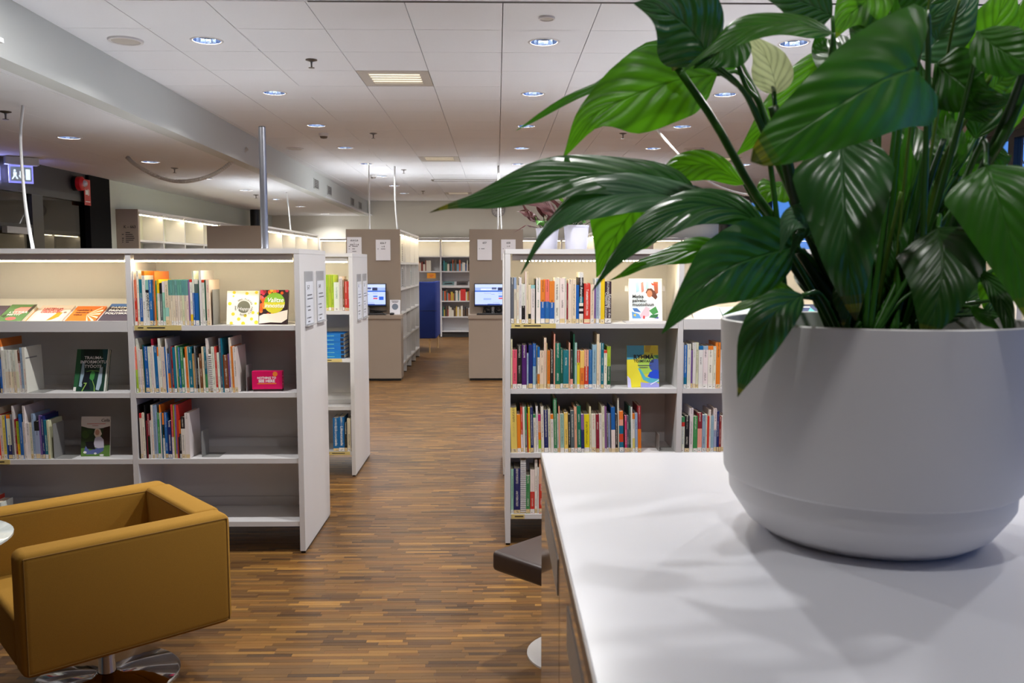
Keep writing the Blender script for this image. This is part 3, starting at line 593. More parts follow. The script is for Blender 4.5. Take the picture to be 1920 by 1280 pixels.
# ================================================================== bookcases
ZT = 1.742
SH = (1.313, 0.932, 0.553, 0.186)
def led_run(t, x0, x1, y, z, sgn=1, dots=False):
    """light rail with its strip under the top board; sgn=-1 for the far side"""
    mb = MB(); a, b_ = (y, y + 0.028) if sgn > 0 else (y - 0.028, y)
    mb.box(x0, x1, a, b_, z, z + 0.036); r = mb.build('light_rail', M['shelfw'], t)
    mb = MB(); c, d = (y + 0.004, y + 0.026) if sgn > 0 else (y - 0.026, y - 0.004)
    if dots:
        k = x0 + 0.05
        while k < x1 - 0.05: mb.box(k, k + 0.009, c, d, z - 0.006, z); k += 0.021
        mb.build('light_diodes', M['leddot'], r, kind='stuff')
    else:
        mb.box(x0 + 0.004, x1 - 0.004, c, d, z - 0.009, z); mb.build('light_strip', M['led'], r)
def case(t, dv, depth, ztop, shelves, two=True, th=0.03, mats=('shelfw', 'shelfw'), led=True, dots=(), display=(), skip_led=(), solid_ends=True, holder=True):
    """local x runs along the unit, front face at y=0 looking to -y; dv = panel centres"""
    n = len(dv); half = depth / 2 if two else depth
    for i, x in enumerate(dv):
        end = i in (0, n - 1); m = M[mats[0]] if i == 0 else M[mats[1]] if i == n - 1 else M['shelfw']
        mb = MB(); y0 = 0.0 if end else 0.004
        mb.box(x - th / 2, x + th / 2, y0, depth - y0, 0.014, ztop - 0.028); p = mb.build('end_panel' if end else 'divider', m, t)
        mb = MB(); mb.box(x - th / 2 + 0.003, x + th / 2 - 0.003, 0.01, depth - 0.01, 0.0, 0.014); mb.build('foot_strip', M['black2'], p)
    mb = MB(); mb.box(dv[0] - th / 2, dv[-1] + th / 2, -0.001, depth + 0.001, ztop - 0.027, ztop); mb.build('top_board', M['shelfw'], t)
    for i in range(n - 1):
        x0, x1 = dv[i] + th / 2, dv[i + 1] - th / 2
        mb = MB(); yb = half if two else depth - 0.012; mb.box(x0, x1, yb - 0.006, yb + 0.006, shelves[-1] - 0.02, ztop - 0.03); mb.build('back_panel', M['shelfw'], t)
        for side in ((1, -1) if two else (1,)):
            for k, z in enumerate(shelves):
                mb = MB()
                def bx(x0, x1, ya, yb_, za, zb):
                    if side > 0: mb.box(x0, x1, ya, yb_, za, zb)
                    else: mb.box(x0, x1, depth - yb_, depth - ya, za, zb)
                if side > 0 and k == 0 and i in display:
                    bx(x0 + 0.001, x1 - 0.001, 0.002, 0.016, z - 0.035, z + 0.026); o = mb.build('display_lip', M['shelfw'], t)
                    mb = MB(); n0 = Matrix.Translation((0, 0.016, z)) @ Matrix.Rotation(R(25), 4, 'X'); mb.box(x0 + 0.001, x1 - 0.001, 0.0, 0.33, -0.012, 0.0, mat=n0); mb.build('display_board', M['shelfw'], o); continue
                bx(x0 + 0.001, x1 - 0.001, 0.005, half - 0.008, z - 0.028, z); bx(x0 + 0.001, x1 - 0.001, half - 0.016, half - 0.008, z, z + 0.055)
                mb.build('shelf', M['shelfw'], t)
            if led and (i, side) not in skip_led:
                led_run(t, x0 + 0.012, x1 - 0.012, 0.022 if side > 0 else depth - 0.022, ztop - 0.064, side, i in dots)
A_Y, B_Y, C_Y, D_Y = 4.80, 6.58, 4.92, 6.58
A_DV = [-3.04, -2.054, -1.118]; C_DV = [0.062, 1.066, 2.06, 3.046, 4.04]
ta = thing('low_bookcase', 'long low white bookcase behind the mustard armchair, lit books on shelves', 'bookcase', (0, A_Y, 0), group=None); case(ta, A_DV, 0.73, ZT, SH, display=(0,))
tb = thing('low_bookcase', 'low white bookcase in the second row holding green books and a blue stack', 'bookcase', (0, B_Y, 0)); case(tb, [-3.09, -2.1, -1.122], 0.75, ZT, (1.30, 0.93, 0.555, 0.20))
tc = thing('low_bookcase', 'long low white bookcase behind the planter, two potted plants on top', 'bookcase', (0, C_Y, 0)); case(tc, C_DV, 0.73, ZT, SH, display=(1,), dots=(0, 1))
td = thing('low_bookcase', 'low white bookcase hidden in the second row, only its side edge showing', 'bookcase', (0, D_Y, 0)); case(td, [0.06, 1.06, 2.06], 0.73, ZT, SH)
TS = (1.69, 1.31, 0.95, 0.56, 0.185)
def tall(x1, y0, length, label, wdt=0.78):
    t = thing('tall_bookcase', label, 'bookcase', (x1, y0, 0), (0, 0, R(90))); n = round(length / 0.8)
    dv = [0.02 + (length - 0.04) * k / n for k in range(n + 1)]
    case(t, dv, wdt, 2.166, TS, mats=('tan', 'shelfw'))
    mb = MB(); mb.box(-0.022, 0.002, 0.0, wdt, 0.01, 2.168); mb.build('end_cladding', M['tan'], t); return t
tall(-1.403, 12.47, 2.95, 'tall taupe-ended bookcase with a computer counter, by the blue seat')
tall(0.378, 12.47, 2.95, 'tall taupe-ended bookcase with a computer counter, behind the white planters')
tall(-3.037, 11.40, 3.25, 'tall taupe-ended bookcase rising behind the steel pole')
tall(2.275, 12.47, 2.95, 'tall taupe-ended bookcase partly hidden by the big leaves')
t = thing('wide_bookcase', 'wall bookcase with a taupe end marked K 663 beside the dark doors', 'bookcase', (-4.90, 11.86, 0), (0, 0, R(90)))
case(t, [0.015 + 0.865 * k for k in range(8)], 0.33, 2.41, (2.0, 1.62, 1.25, 0.88, 0.5, 0.15), two=False, mats=('tan', 'shelfw'))
mb = MB(); mb.box(-0.022, 0.002, 0, 0.33, 0.01, 2.412); mb.build('end_cladding', M['tan'], t)
def lines(parent, x, y, z, rot, rows, h, pitch, m, name='small_print'):
    mb = MB(); q = Matrix.Translation((x, y, z)) @ rot
    for r_, segs in enumerate(rows):
        for a, b_ in segs: mb.box(a, b_, -0.0008, 0.0002, -r_ * pitch - h, -r_ * pitch, mat=q)
    return mb.build(name, m, parent)
I4 = Matrix.Identity(4)
# K - 663 lettering on that end (end faces -y in the world: local -x)
text('K – 663', 0.052, M['ink'], 'shelf_mark', t, (-0.0235, 0.115, 2.17), (R(90), 0, R(-90)), bold=0.001)
lines(t, -0.0225, 0.115, 2.10, Matrix.Rotation(R(-90), 4, 'Z'), [[(-0.06, 0.0)], [(-0.11, -0.085), (-0.06, 0.035)], [(-0.06, 0.05)], [(-0.11, -0.085), (-0.06, 0.06)], [(-0.11, -0.09), (-0.06, 0.045)], [(-0.11, -0.095), (-0.06, -0.02)]], 0.010, 0.026, M['ink'])
FDV0 = -1.285
for k in range(-4, 7):
    x0 = FDV0 + 0.92 * k
    if x0 < -4.6: continue
    t = thing('lit_bookcase', 'white lit bookcase against the back wall, ' + {-3: 'at the far end by the dark column', -2: 'between the taupe ends', -1: 'beside the blue seat', 0: 'between the blue seat and the monitor', 1: 'behind the computer counter', 2: 'seen over the white planters', 3: 'behind the taupe end', 4: 'hidden by leaves', 5: 'seen above the big leaf', 6: 'next to the round column', -4: 'in the corner'}[k], 'bookcase', (x0, 19.60, 0), group='bookcases along the back wall')
    case(t, [0.0085, 0.9115], 0.34, 2.27, (1.856, 1.517, 0.839, 0.479, 0.148), two=False, th=0.017)
    mb = MB(); mb.box(0.017, 0.903, 0.05, 0.065, 0.0, 0.119); mb.build('plinth', M['dark'], t)
    mb = MB(); q = Matrix.Translation((0, 0.016, 1.17)) @ Matrix.Rotation(R(25), 4, 'X'); mb.box(0.018, 0.902, 0, 0.3, -0.012, 0, mat=q); mb.box(0.018, 0.902, 0.002, 0.016, 1.135, 1.19); mb.build('display_board', M['shelfw'], t)

# ---- counters in front of the two bookcases, with monitors
def counter(x0, x1, label):
    t = thing('computer_counter', label, 'counter', ((x0 + x1) / 2, 12.14, 0)); h = (x1 - x0) / 2
    mb = MB(); mb.box(-h, h, 0.015, 0.305, 0.035, 0.89); mb.build('body', M['tan'], t)
    mb = MB(); mb.box(-h + 0.01, h - 0.01, 0.04, 0.30, 0.0, 0.035); mb.build('plinth', M['black2'], t)
    mb = MB(); mb.box(-h - 0.008, h + 0.008, 0.0, 0.305, 0.89, 0.943); mb.build('counter_top', M['tan'], t)
counter(-2.15, -1.37, 'taupe standing counter carrying a monitor and a small white sign')
counter(-0.405, 0.375, 'taupe standing counter with a monitor and tangled black cables')
SCR = colattr('screen image', 0.25, e=0.5)
def monitor(x, y, z, label, w_=0.54, h_=0.335, flip=False):
    t = thing('monitor', label, 'monitor', (x, y, z)); zb = 0.11; hw = w_ / 2
    mb = MB(); mb.rbox(-0.11, 0.11, -0.07, 0.09, 0, 0.012, r=0.004, seg=1); mb.build('base', M['black2'], t)
    mb = MB(); mb.box(-0.02, 0.02, 0.03, 0.05, 0.01, 0.3); mb.build('stand', M['steel'], t)
    mb = MB(); mb.rbox(-hw, hw, -0.015, 0.025, zb, zb + h_, r=0.006, seg=2); mb.build('casing', M['black2'], t)
    mb = MB(); y = -0.0165
    def q(a, b_, c, d, cc, dy=0): mb.box(-hw + 0.012 + a * (w_ - 0.024), -hw + 0.012 + b_ * (w_ - 0.024), y - dy, y + 0.002, zb + 0.02 + c * (h_ - 0.032), zb + 0.02 + d * (h_ - 0.032), cc)
    q(0, 1, 0, 1, (186, 206, 250)); q(0, 1, 0.86, 1, (192, 212, 252), 0.0002); q(0, 1, 0.70, 0.84, (150, 176, 226), 0.0003); q(0, 1, 0.645, 0.70, (44, 96, 205), 0.0004)
    q(0.16, 0.62, 0.72, 0.80, (214, 226, 250), 0.0005); q(0.47, 0.60, 0.74, 0.85, (60, 74, 120), 0.0006); q(0.64, 0.78, 0.71, 0.85, (44, 52, 90), 0.0006); q(0.30, 0.60, 0.755, 0.775, (180, 196, 232), 0.0007)
    q(0.25, 0.45, 0.56, 0.575, (130, 146, 190), 0.0004); q(0.45, 0.55, 0.52, 0.535, (110, 124, 176), 0.0004); q(0.65, 0.78, 0.56, 0.575, (140, 156, 196), 0.0004)
    q(0.24, 0.45, 0.26, 0.34, (150, 176, 232), 0.0004); q(0.82, 0.95, 0.26, 0.42, (40, 92, 205), 0.0004); q(0.66, 0.78, 0.40, 0.46, (60, 110, 210), 0.0004); q(0.66, 0.78, 0.30, 0.36, (206, 70, 90), 0.0004)
    q(0, 1, 0.0, 0.05, (40, 60, 120), 0.0004); q(0.35, 0.7, 0.05, 0.07, (60, 90, 170), 0.0004); q(0.5, 0.68, 0.12, 0.15, (170, 184, 220), 0.0004)
    mb.build('screen', SCR, t); return t
monitor(-1.865, 12.34, 0.943, 'computer monitor showing a blue web page beside the small sign')
monitor(-0.06, 12.34, 0.943, 'computer monitor showing a blue web page above a black cable tangle')
def keyboard(x, y, z, label):
    t = thing('keyboard', label, 'keyboard', (x, y, z)); mb = MB(); mb.rbox(-0.22, 0.22, -0.06, 0.06, 0, 0.018, r=0.004, seg=1); mb.build('body', M['black2'], t)
    mb = MB()
    for r_ in range(5):
        for c in range(15): mb.box(-0.21 + c * 0.028, -0.186 + c * 0.028, -0.05 + r_ * 0.02, -0.034 + r_ * 0.02, 0.018, 0.022)
    mb.build('keys', M['dark'], t)
keyboard(-0.07, 12.205, 0.943, 'black keyboard in front of the cable tangle monitor'); keyboard(-1.80, 12.205, 0.943, 'black keyboard beside the small white sign')
t = thing('computer_mouse', 'small black mouse by the small white sign', 'mouse', (-1.50, 12.21, 0.943)); mb = MB(); mb.rbox(-0.03, 0.03, -0.05, 0.05, 0, 0.032, r=0.014, seg=3); mb.build('body', M['black2'], t, smooth=True); mb = MB(); mb.box(-0.004, 0.004, 0.015, 0.03, 0.03, 0.034); mb.build('wheel', M['grey'], t)
t = thing('table_sign', 'small white sign card with a grey disc picture beside a monitor', 'sign', (-1.475, 12.35, 0.943), (R(-8), 0, 0)); mb = MB(); mb.box(-0.075, 0.075, 0, 0.006, 0, 0.21); mb.build('card', M['paper'], t); mb = MB(); mb.lathe([(0.045, 0.0), (0.045, 0.0008)], n=24, mat=Matrix.Translation((0, 0, 0.11)) @ Matrix.Rotation(R(90), 4, 'X'), cap0=True, cap1=True); mb.build('disc_print', plain('grey blue print', (120, 132, 148), 0.5), t); lines(t, 0, -0.0005, 0.195, I4, [[(-0.05, 0.05)], [(-0.04, 0.04)]], 0.008, 0.016, M['inkg'])
rc = random.Random(5)
def tangle(name, label, x, y, z, n, sx, sz):
    mb = MB()
    for i in range(n):
        pts = [Vector((x + rc.uniform(-sx, sx), y + rc.uniform(-0.03, 0.04), z + (0.006 if k in (0, 4) else rc.uniform(0.02, sz)))) for k in range(5)]
        P = []
        for k in range(4):
            p0, p1, p2, p3 = pts[max(k - 1, 0)], pts[k], pts[k + 1], pts[min(k + 2, 4)]
            for s_ in range(6):
                s = s_ / 6; v = 0.5 * ((2 * p1) + (p2 - p0) * s + (2 * p0 - 5 * p1 + 4 * p2 - p3) * s * s + (3 * p1 - p0 - 3 * p2 + p3) * s ** 3); v.z = max(v.z, z + 0.006); P.append(v)
        mb.tube(P, 0.005, 5)
    tag(mb.build(name, M['black2'], smooth=True), label, 'cable', kind='stuff')
tangle('cable_tangle', 'tangle of black cables under the monitor', -0.06, 12.40, 0.943, 9, 0.15, 0.17)
tangle('cable_tangle', 'few black cables behind the other monitor', -1.80, 12.40, 0.943, 4, 0.2, 0.06)

# ---- notices
def notice(x, y, z, label, head, sub, rows_, w_=0.21, h_=0.297):
    t = thing('notice', label, 'notice', (x, y, z)); mb = MB(); mb.box(-w_ / 2, w_ / 2, -0.006, 0, -h_ / 2, h_ / 2); mb.build('sheet', M['paper'], t)
    for i, (s, sz, dz) in enumerate(head): text(s, sz, M['ink'], 'heading', t, (0, -0.0062, h_ / 2 - dz), (R(90), 0, 0), bold=0.0008)
    if rows_: lines(t, -0.02, -0.0063, 0.02, I4, rows_, 0.009, 0.036, M['inkg'])
notice(-2.06, 12.438, 1.905, 'white notice headed 65.012.8 and 656.7 on the taupe bookcase end', [('65.012.8', 0.032, 0.05), ('–', 0.03, 0.08), ('656.7 1–4', 0.032, 0.11)], '', [[(-0.06, -0.035), (-0.01, 0.07)], [(-0.06, -0.045), (-0.01, 0.03)], [(-0.01, 0.05)]])
notice(-1.645, 12.438, 1.868, 'white notice headed 656.7 above the monitor with the small sign', [('656.7', 0.038, 0.05), ('1–9', 0.032, 0.10)], '', [[(-0.06, -0.045), (-0.01, 0.05)]])
notice(-0.179, 12.438, 1.872, 'white notice headed 657 above the cable tangle monitor', [('657', 0.038, 0.05)], '', [[(-0.06, -0.05), (-0.03, 0.02)]])
notice(0.165, 12.438, 1.872, 'white notice headed 658 partly behind the low bookcase top', [('658', 0.038, 0.05), ('1–9', 0.03, 0.10)], '', [[(-0.06, -0.05)]])
def holder(x, y, z, w_, h_, label, rows_, head):
    t = thing('sign_holder', label, 'sign', (x, y, z), (0, 0, R(90))); mb = MB(); mb.box(-w_ / 2, w_ / 2, -0.012, -0.008, -h_ / 2, h_ / 2); mb.build('acrylic_front', M['acryl'], t)
    mb = MB(); mb.box(-w_ / 2, w_ / 2, -0.003, 0, -h_ / 2, h_ / 2); mb.box(-w_ / 2, w_ / 2, -0.02, 0, -h_ / 2 - 0.006, -h_ / 2); mb.build('acrylic_back', M['acryl2'], t)
    mb = MB(); mb.box(-w_ / 2 + 0.012, w_ / 2 - 0.012, -0.0055, -0.0035, -h_ / 2 + 0.004, h_ / 2 - 0.06); mb.build('sheet', M['paper'], t)
    text(head, 0.035, M['ink'], 'heading', t, (-0.03, -0.0057, h_ / 2 - 0.095), (R(90), 0, 0), bold=0.0008); lines(t, -0.02, -0.0058, 0.02, I4, rows_, 0.006, 0.022, M['inkg'])
M['acryl2'] = plain('frosted acrylic edge', (186, 186, 188), 0.2)
PX = A_DV[-1] + 0.0155
RW = [[(-0.04, 0.08)], [(-0.04, 0.1)], [], [(-0.06, -0.045), (-0.03, 0.03)], [(-0.03, 0.04)], [], [(-0.06, -0.045), (-0.03, 0.05)], [(-0.03, 0.02)]]
holder(PX, 5.02, 1.46, 0.215, 0.31, 'clear sign holder with a printed sheet on the end panel, front one', RW, '5–7')
holder(PX, 5.34, 1.46, 0.215, 0.31, 'clear sign holder with a printed sheet on the end panel, rear one', RW, '8–9')
PX2 = -1.122 + 0.0155
holder(PX2, 6.86, 1.40, 0.20, 0.36, 'narrow clear sign holder on the second row end panel, front one', RW, '61')
holder(PX2, 7.15, 1.40, 0.20, 0.36, 'narrow clear sign holder on the second row end panel, rear one', RW, '65')

# ================================================================== books
CL = {'W': (226, 222, 214), 'C': (222, 212, 186), 'K': (30, 28, 30), 'N': (92, 98, 108), 'B': (30, 98, 172), 'I': (30, 44, 104), 'L': (152, 176, 200), 'T': (20, 112, 134), 't': (104, 162, 150), 'm': (150, 200, 182),
      'G': (62, 140, 88), 'H': (22, 84, 66), 'q': (8, 104, 92), 'E': (166, 196, 50), 'J': (222, 216, 30), 'Y': (236, 204, 40), 'y': (232, 206, 110), 'O': (228, 126, 40), 'A': (232, 170, 140), 'S': (236, 120, 96), 'R': (206, 58, 46),
      'D': (140, 34, 48), 'f': (232, 96, 118), 'Q': (198, 40, 110), 'V': (132, 100, 156), 'v': (76, 34, 112), 'P': (58, 48, 62), 'U': (116, 70, 44), 'k': (192, 158, 104), 'M': (140, 190, 190)}
CN = {'W': 'white', 'C': 'cream', 'K': 'black', 'N': 'grey', 'B': 'blue', 'I': 'navy', 'L': 'pale blue', 'T': 'teal', 't': 'sea-green', 'm': 'mint', 'G': 'green', 'H': 'dark green', 'q': 'dark teal', 'E': 'lime', 'J': 'lemon', 'Y': 'yellow', 'y': 'pale yellow', 'O': 'orange', 'A': 'peach', 'S': 'salmon', 'R': 'red', 'D': 'crimson', 'f': 'pink', 'Q': 'magenta', 'V': 'lilac', 'v': 'purple', 'P': 'dark plum', 'U': 'brown', 'k': 'tan', 'M': 'pale teal'}
rb = random.Random(77)
def parse(code):
    import re
    spiral = code.endswith('z'); code = code.rstrip('z'); out = []; tk = re.findall(r'([A-Za-z])(\d*)', code); left = 1.0
    for c, p in tk:
        f = int(p) / 100 if p else left
        out.append([c, f]); left -= f
    if left > 0.001: out[-1][1] += left
    return out, spiral
ORD = lambda n: f"{n}{'th' if 10 <= n % 100 <= 20 else {1: 'st', 2: 'nd', 3: 'rd'}.get(n % 10, 'th')}"
def jit(c, a=8): return tuple(max(0, min(255, int(v + rb.uniform(-a, a)))) for v in c)
def book(x, w_, h, d, y, z, code, label, group, lean=0.0, sticker=True, rotz=0.0, lying=False):
    t = thing('book', label, 'book', (x, y, z), (0, lean, rotz), group)
    bands, spiral = parse(code); w_ = max(w_ - 0.0012, 0.004); cb = min(0.0022, w_ * 0.2)
    mb = MB(); ztop = h; side = jit(CL[bands[0][0]], 10); seed = rb.uniform(0.05, 1)
    ink0 = None
    for c, f in bands:
        cc = jit(CL[c]); zb = ztop - f * h; lum = sum(CL[c]) / 3
        ink = (30, 30, 40) if lum > 120 else (225, 222, 210)
        if lum > 190 and rb.random() < 0.3: ink = rb.choice([(190, 40, 40), (40, 80, 160), (40, 120, 90)])
        i = mb.box(0, w_, 0, 0.003, zb, ztop, cc)
        if f > 0.25 and rb.random() < 0.92 and w_ > 0.007:
            mb.uv[i + 2] = [(0, zb), (1, zb), (1, ztop), (0, ztop)]; mb.ink[i + 2] = (ink, seed)
        mb.box(0, cb, 0.003, d, zb, ztop, cc); mb.box(w_ - cb, w_, 0.003, d, zb, ztop, cc); ztop = zb
    if not mb.uv: mb.uv[0] = [(-1, -1)] * 4; mb.ink[0] = ((0, 0, 0), 0.0)
    mb.build('cover', M['spine'], t)
    mb = MB(); mb.box(cb, w_ - cb, 0.003, d - 0.003, 0.002, h - 0.003); mb.build('page_block', M['pages'], t)
    if spiral:
        mb = MB(); k = 0.012
        while k < h - 0.01: mb.box(-0.001, w_ + 0.001, -0.006, 0.003, k, k + 0.006); k += 0.0115
        mb.build('spiral_binding', M['shelfw'], t)
    if sticker:
        hh = rb.choice((0.021, 0.024, 0.026)); mb = MB(); cc = rb.choice([(226, 222, 216), (226, 222, 216), (214, 190, 140), (220, 200, 160)])
        z0 = rb.uniform(0.001, 0.004); mb.box(0.0006, w_ - 0.0006, -0.0007, 0.001, z0, z0 + hh, cc)
        for q in range(rb.choice((0, 1, 2))):
            a = rb.uniform(0.2, 0.5) * w_; mb.box(a, a + 0.3 * w_, -0.0009, -0.0005, z0 + 0.005 + q * 0.007, z0 + 0.008 + q * 0.007, (90, 84, 80))
        mb.build('spine_label', M['label'], t)
    return t
ANCH = {'A1': 'on the shelf with the yellow-dotted book', 'A2': 'beside the pink box', 'A3': 'on the shelf below the pink box', 'A4': 'beside the green TRAUMA book', 'A5': 'beside the seated-woman book', 'A6': 'on the shelf just above the armchair',
        'B1': 'over the stack of blue books', 'B4': 'at the bottom of the second row bookcase', 'C1': 'left of the Matka book', 'C2': 'beside the RYHMÄ book', 'C3': 'on the shelf below the RYHMÄ book', 'C4': 'on the shelf above the brown bench', 'C5': 'close to the planter, upper row', 'C6': 'close to the planter, lower row', 'C7': 'past the planter, upper row', 'C8': 'past the planter, lower row'}
ROWCFG = {'A1': (A_Y, SH[0]), 'A2': (A_Y, SH[1]), 'A3': (A_Y, SH[2]), 'A4': (A_Y, SH[1]), 'A5': (A_Y, SH[2]), 'A6': (A_Y, SH[3]), 'B1': (B_Y, 1.30), 'B4': (B_Y, 0.20),
          'C1': (C_Y, SH[0]), 'C2': (C_Y, SH[1]), 'C3': (C_Y, SH[2]), 'C4': (C_Y, SH[3]), 'C5': (C_Y, SH[1]), 'C6': (C_Y, SH[2]), 'C7': (C_Y, SH[1]), 'C8': (C_Y, SH[2])}
LEAN = {'A2': -0.030, 'A4': -0.025, 'A5': -0.022, 'A3': -0.012, 'C3': -0.022, 'A1': -0.008}
LIM = {'A1': -2.037, 'A2': -2.037, 'A3': -2.037, 'C1': 0.079, 'C2': 0.079, 'C3': 0.079, 'C4': 0.079, 'C5': 1.083, 'C6': 1.083, 'C7': 3.063, 'C8': 3.063, 'B1': -2.0, 'B4': -2.0, 'A4': -3.02, 'A5': -3.02, 'A6': -3.02}
BK = {}
for key, data in ROWDATA.items():
    yf, z = ROWCFG[key]; shift = max(0, LIM[key] - data[0][0] / 1000 + 0.001)
    lean = LEAN.get(key, 0.0); maxh = 0.345 if z != SH[0] else 0.36
    for i, (x, w_, h, code) in enumerate(data):
        h_ = min(h / 1000, maxh); x_ = x / 1000 + shift
        if lean: x_ += 0.002
        bands, sp = parse(code); names = []
        for c, f in bands:
            if CN[c] not in names and len(names) < 2: names.append(CN[c])
        tb_ = max(h_ * 0.70, 0.12)
        lab = ('spiral ' if sp else 'thick ' if w_ > 30 else 'slim ' if w_ < 15 else '') + ' and '.join(names) + f' book, {ORD(i + 1)} from the left {ANCH[key]}'
        if len(lab.split()) > 16: lab = lab.split(' ', 1)[1]
        BK[key, i] = (book(x_, w_ / 1000, h_, min(tb_, 0.30), yf + 0.014 + rb.uniform(0, 0.006), z + 0.0005 + abs(lean) * 0.0, code, lab, f'books {ANCH[key]}', lean, sticker=w_ > 7), w_ / 1000, h_)
def spine_title(key, i, s, size, m, frac=0.5, off=0.0):
    t, w_, h = BK[key, i]; text(s, size, M[m], 'spine_title', t, (w_ / 2 + off, -0.0004, h * frac), (R(90), R(90), 0), depth=0.0001)
spine_title('A1', 5, 'CONNECT', 0.022, 'ink', 0.52); spine_title('C1', 21, 'Creative Awareness', 0.022, 'inkw', 0.69)
spine_title('C1', 22, 'Tunnetta', 0.017, 'inkw', 0.72); spine_title('C1', 28, 'Education in the', 0.021, 'inkw', 0.42, 0.009); spine_title('C1', 28, 'Creative Economy', 0.021, 'inkw', 0.42, -0.011)
spine_title('B4', 0, 'Liikuntatiede', 0.03, 'inkw', 0.45); spine_title('B4', 1, 'Liikuntatiede', 0.03, 'inkw', 0.45)
# the stack of blue books lying flat
for k in range(6):
    h = 0.032; t = thing('book', f'blue book lying flat, {ROWS[k]} from the bottom of the stack', 'book', (-1.50 + 0.004 * rb.uniform(-1, 1), B_Y + 0.02 + 0.003 * rb.uniform(-1, 1), 0.9305 + k * 0.0322), group='stack of blue books lying flat')
    mb = MB(); c = jit((8, 112, 190), 6)
    mb.box(-0.0, 0.315, 0, 0.22, 0, 0.003, c); mb.box(0, 0.315, 0, 0.22, h - 0.003, h, c); mb.box(0, 0.315, 0, 0.003, 0.003, h - 0.003, c); mb.box(0.0, 0.24, -0.0004, 0, 0.012, 0.016, (120, 196, 190)); mb.box(0.29, 0.315, -0.0004, 0, 0.004, h - 0.004, (30, 40, 60)); mb.build('cover', M['label'], t)
    mb = MB(); mb.box(0.003, 0.312, 0.003, 0.217, 0.003, h - 0.003); mb.build('page_block', M['pages'], t)
# shelf label cards clipped on shelf fronts
for (nm, x0, x1, yf, z, par) in (('A', -2.03, -1.77, A_Y, SH[0], ta), ('C', 0.083, 0.34, C_Y, SH[0], tc), ('A', -2.92, -2.76, A_Y, SH[2], ta), ('B', -1.45, -1.2, B_Y, 0.93, tb), ('B', -1.36, -1.15, B_Y, 0.20, tb), ('C', 0.083, 0.16, C_Y, SH[3], tc)):
    mb = MB(); mb.box(x0, x1, 0.0015, 0.0045, z - 0.026, z + 0.001); o = mb.build('shelf_label', M['tag'], par, label='yellowish shelf label card'); lines(o, x0 + 0.02, 0.0012, z - 0.009, I4, [[(0, 0.03), (0.05, min(0.15, x1 - x0 - 0.05))]], 0.005, 0.01, M['ink'])
def bookend(x, y, z, label, h=0.15):
    t = thing('bookend', label, 'bookend', (x, y, z)); mb = MB(); mb.box(0, 0.002, 0, 0.12, 0, h); mb.build('upright', M['grey'], t); mb = MB(); mb.box(0.002, 0.10, 0, 0.12, 0.0, 0.0015); mb.build('foot', M['grey'], t); return t
bookend(-1.60, A_Y + 0.03, SH[0] + 0.0005, 'bent metal bookend on the yellow-dotted book shelf', 0.2); bookend(-1.43, A_Y + 0.05, SH[1] + 0.0005, 'bent metal bookend between books and the pink box'); bookend(-1.695, A_Y + 0.05, SH[2] + 0.0005, 'bent metal bookend on the shelf below the pink box')
bookend(-2.655, A_Y + 0.02, SH[1] + 0.0005, 'bent metal bookend near the green TRAUMA book', 0.2); bookend(-2.52, A_Y + 0.02, SH[2] + 0.0005, 'bent metal bookend near the seated-woman book', 0.2); bookend(1.255 - 0.30, C_Y + 0.03, SH[2] + 0.0005, 'bent metal bookend on the shelf below the RYHMÄ book', 0.10)

# glowing strips added on the bookcase tops, hidden from view, to brighten the ceiling
def fill_strip(t, x0, x1, y, zt, m='up'):
    mb = MB(); mb.box(x0, x1, y - 0.04, y + 0.04, zt, zt + 0.003); p = mb.build('fill_strip_base', M['steel'], t); mb = MB(); mb.box(x0 + 0.02, x1 - 0.02, y - 0.03, y + 0.03, zt + 0.003, zt + 0.004); mb.build('fill_strip_glow', M[m], p)
M['up'] = emit('fill_strip', (246, 250, 255), FILL_E); M['fill_low'] = emit('uplight low', (246, 250, 255), FILL_LOW)
fill_strip(ta, -3.0, -1.2, 0.365, ZT, 'fill_low'); fill_strip(tb, -3.0, -1.2, 0.365, ZT, 'fill_low'); fill_strip(tc, 1.0, 4.0, 0.365, ZT, 'fill_low'); fill_strip(td, 0.1, 2.0, 0.365, ZT, 'fill_low')
for o in list(bpy.data.objects):
    if o.name.startswith('tall_bookcase'): fill_strip(o, 0.15, 1.9, 0.39, 2.166, 'fill_low' if o.location.x < -3 else 'up')
M['fill_back'] = emit('uplight back', (255, 248, 236), FILL_BACK)  # added strips that brighten the back wall
for o in list(bpy.data.objects):
    if o.name.startswith('lit_bookcase'): fill_strip(o, 0.05, 0.87, 0.06, 2.27, 'fill_back')
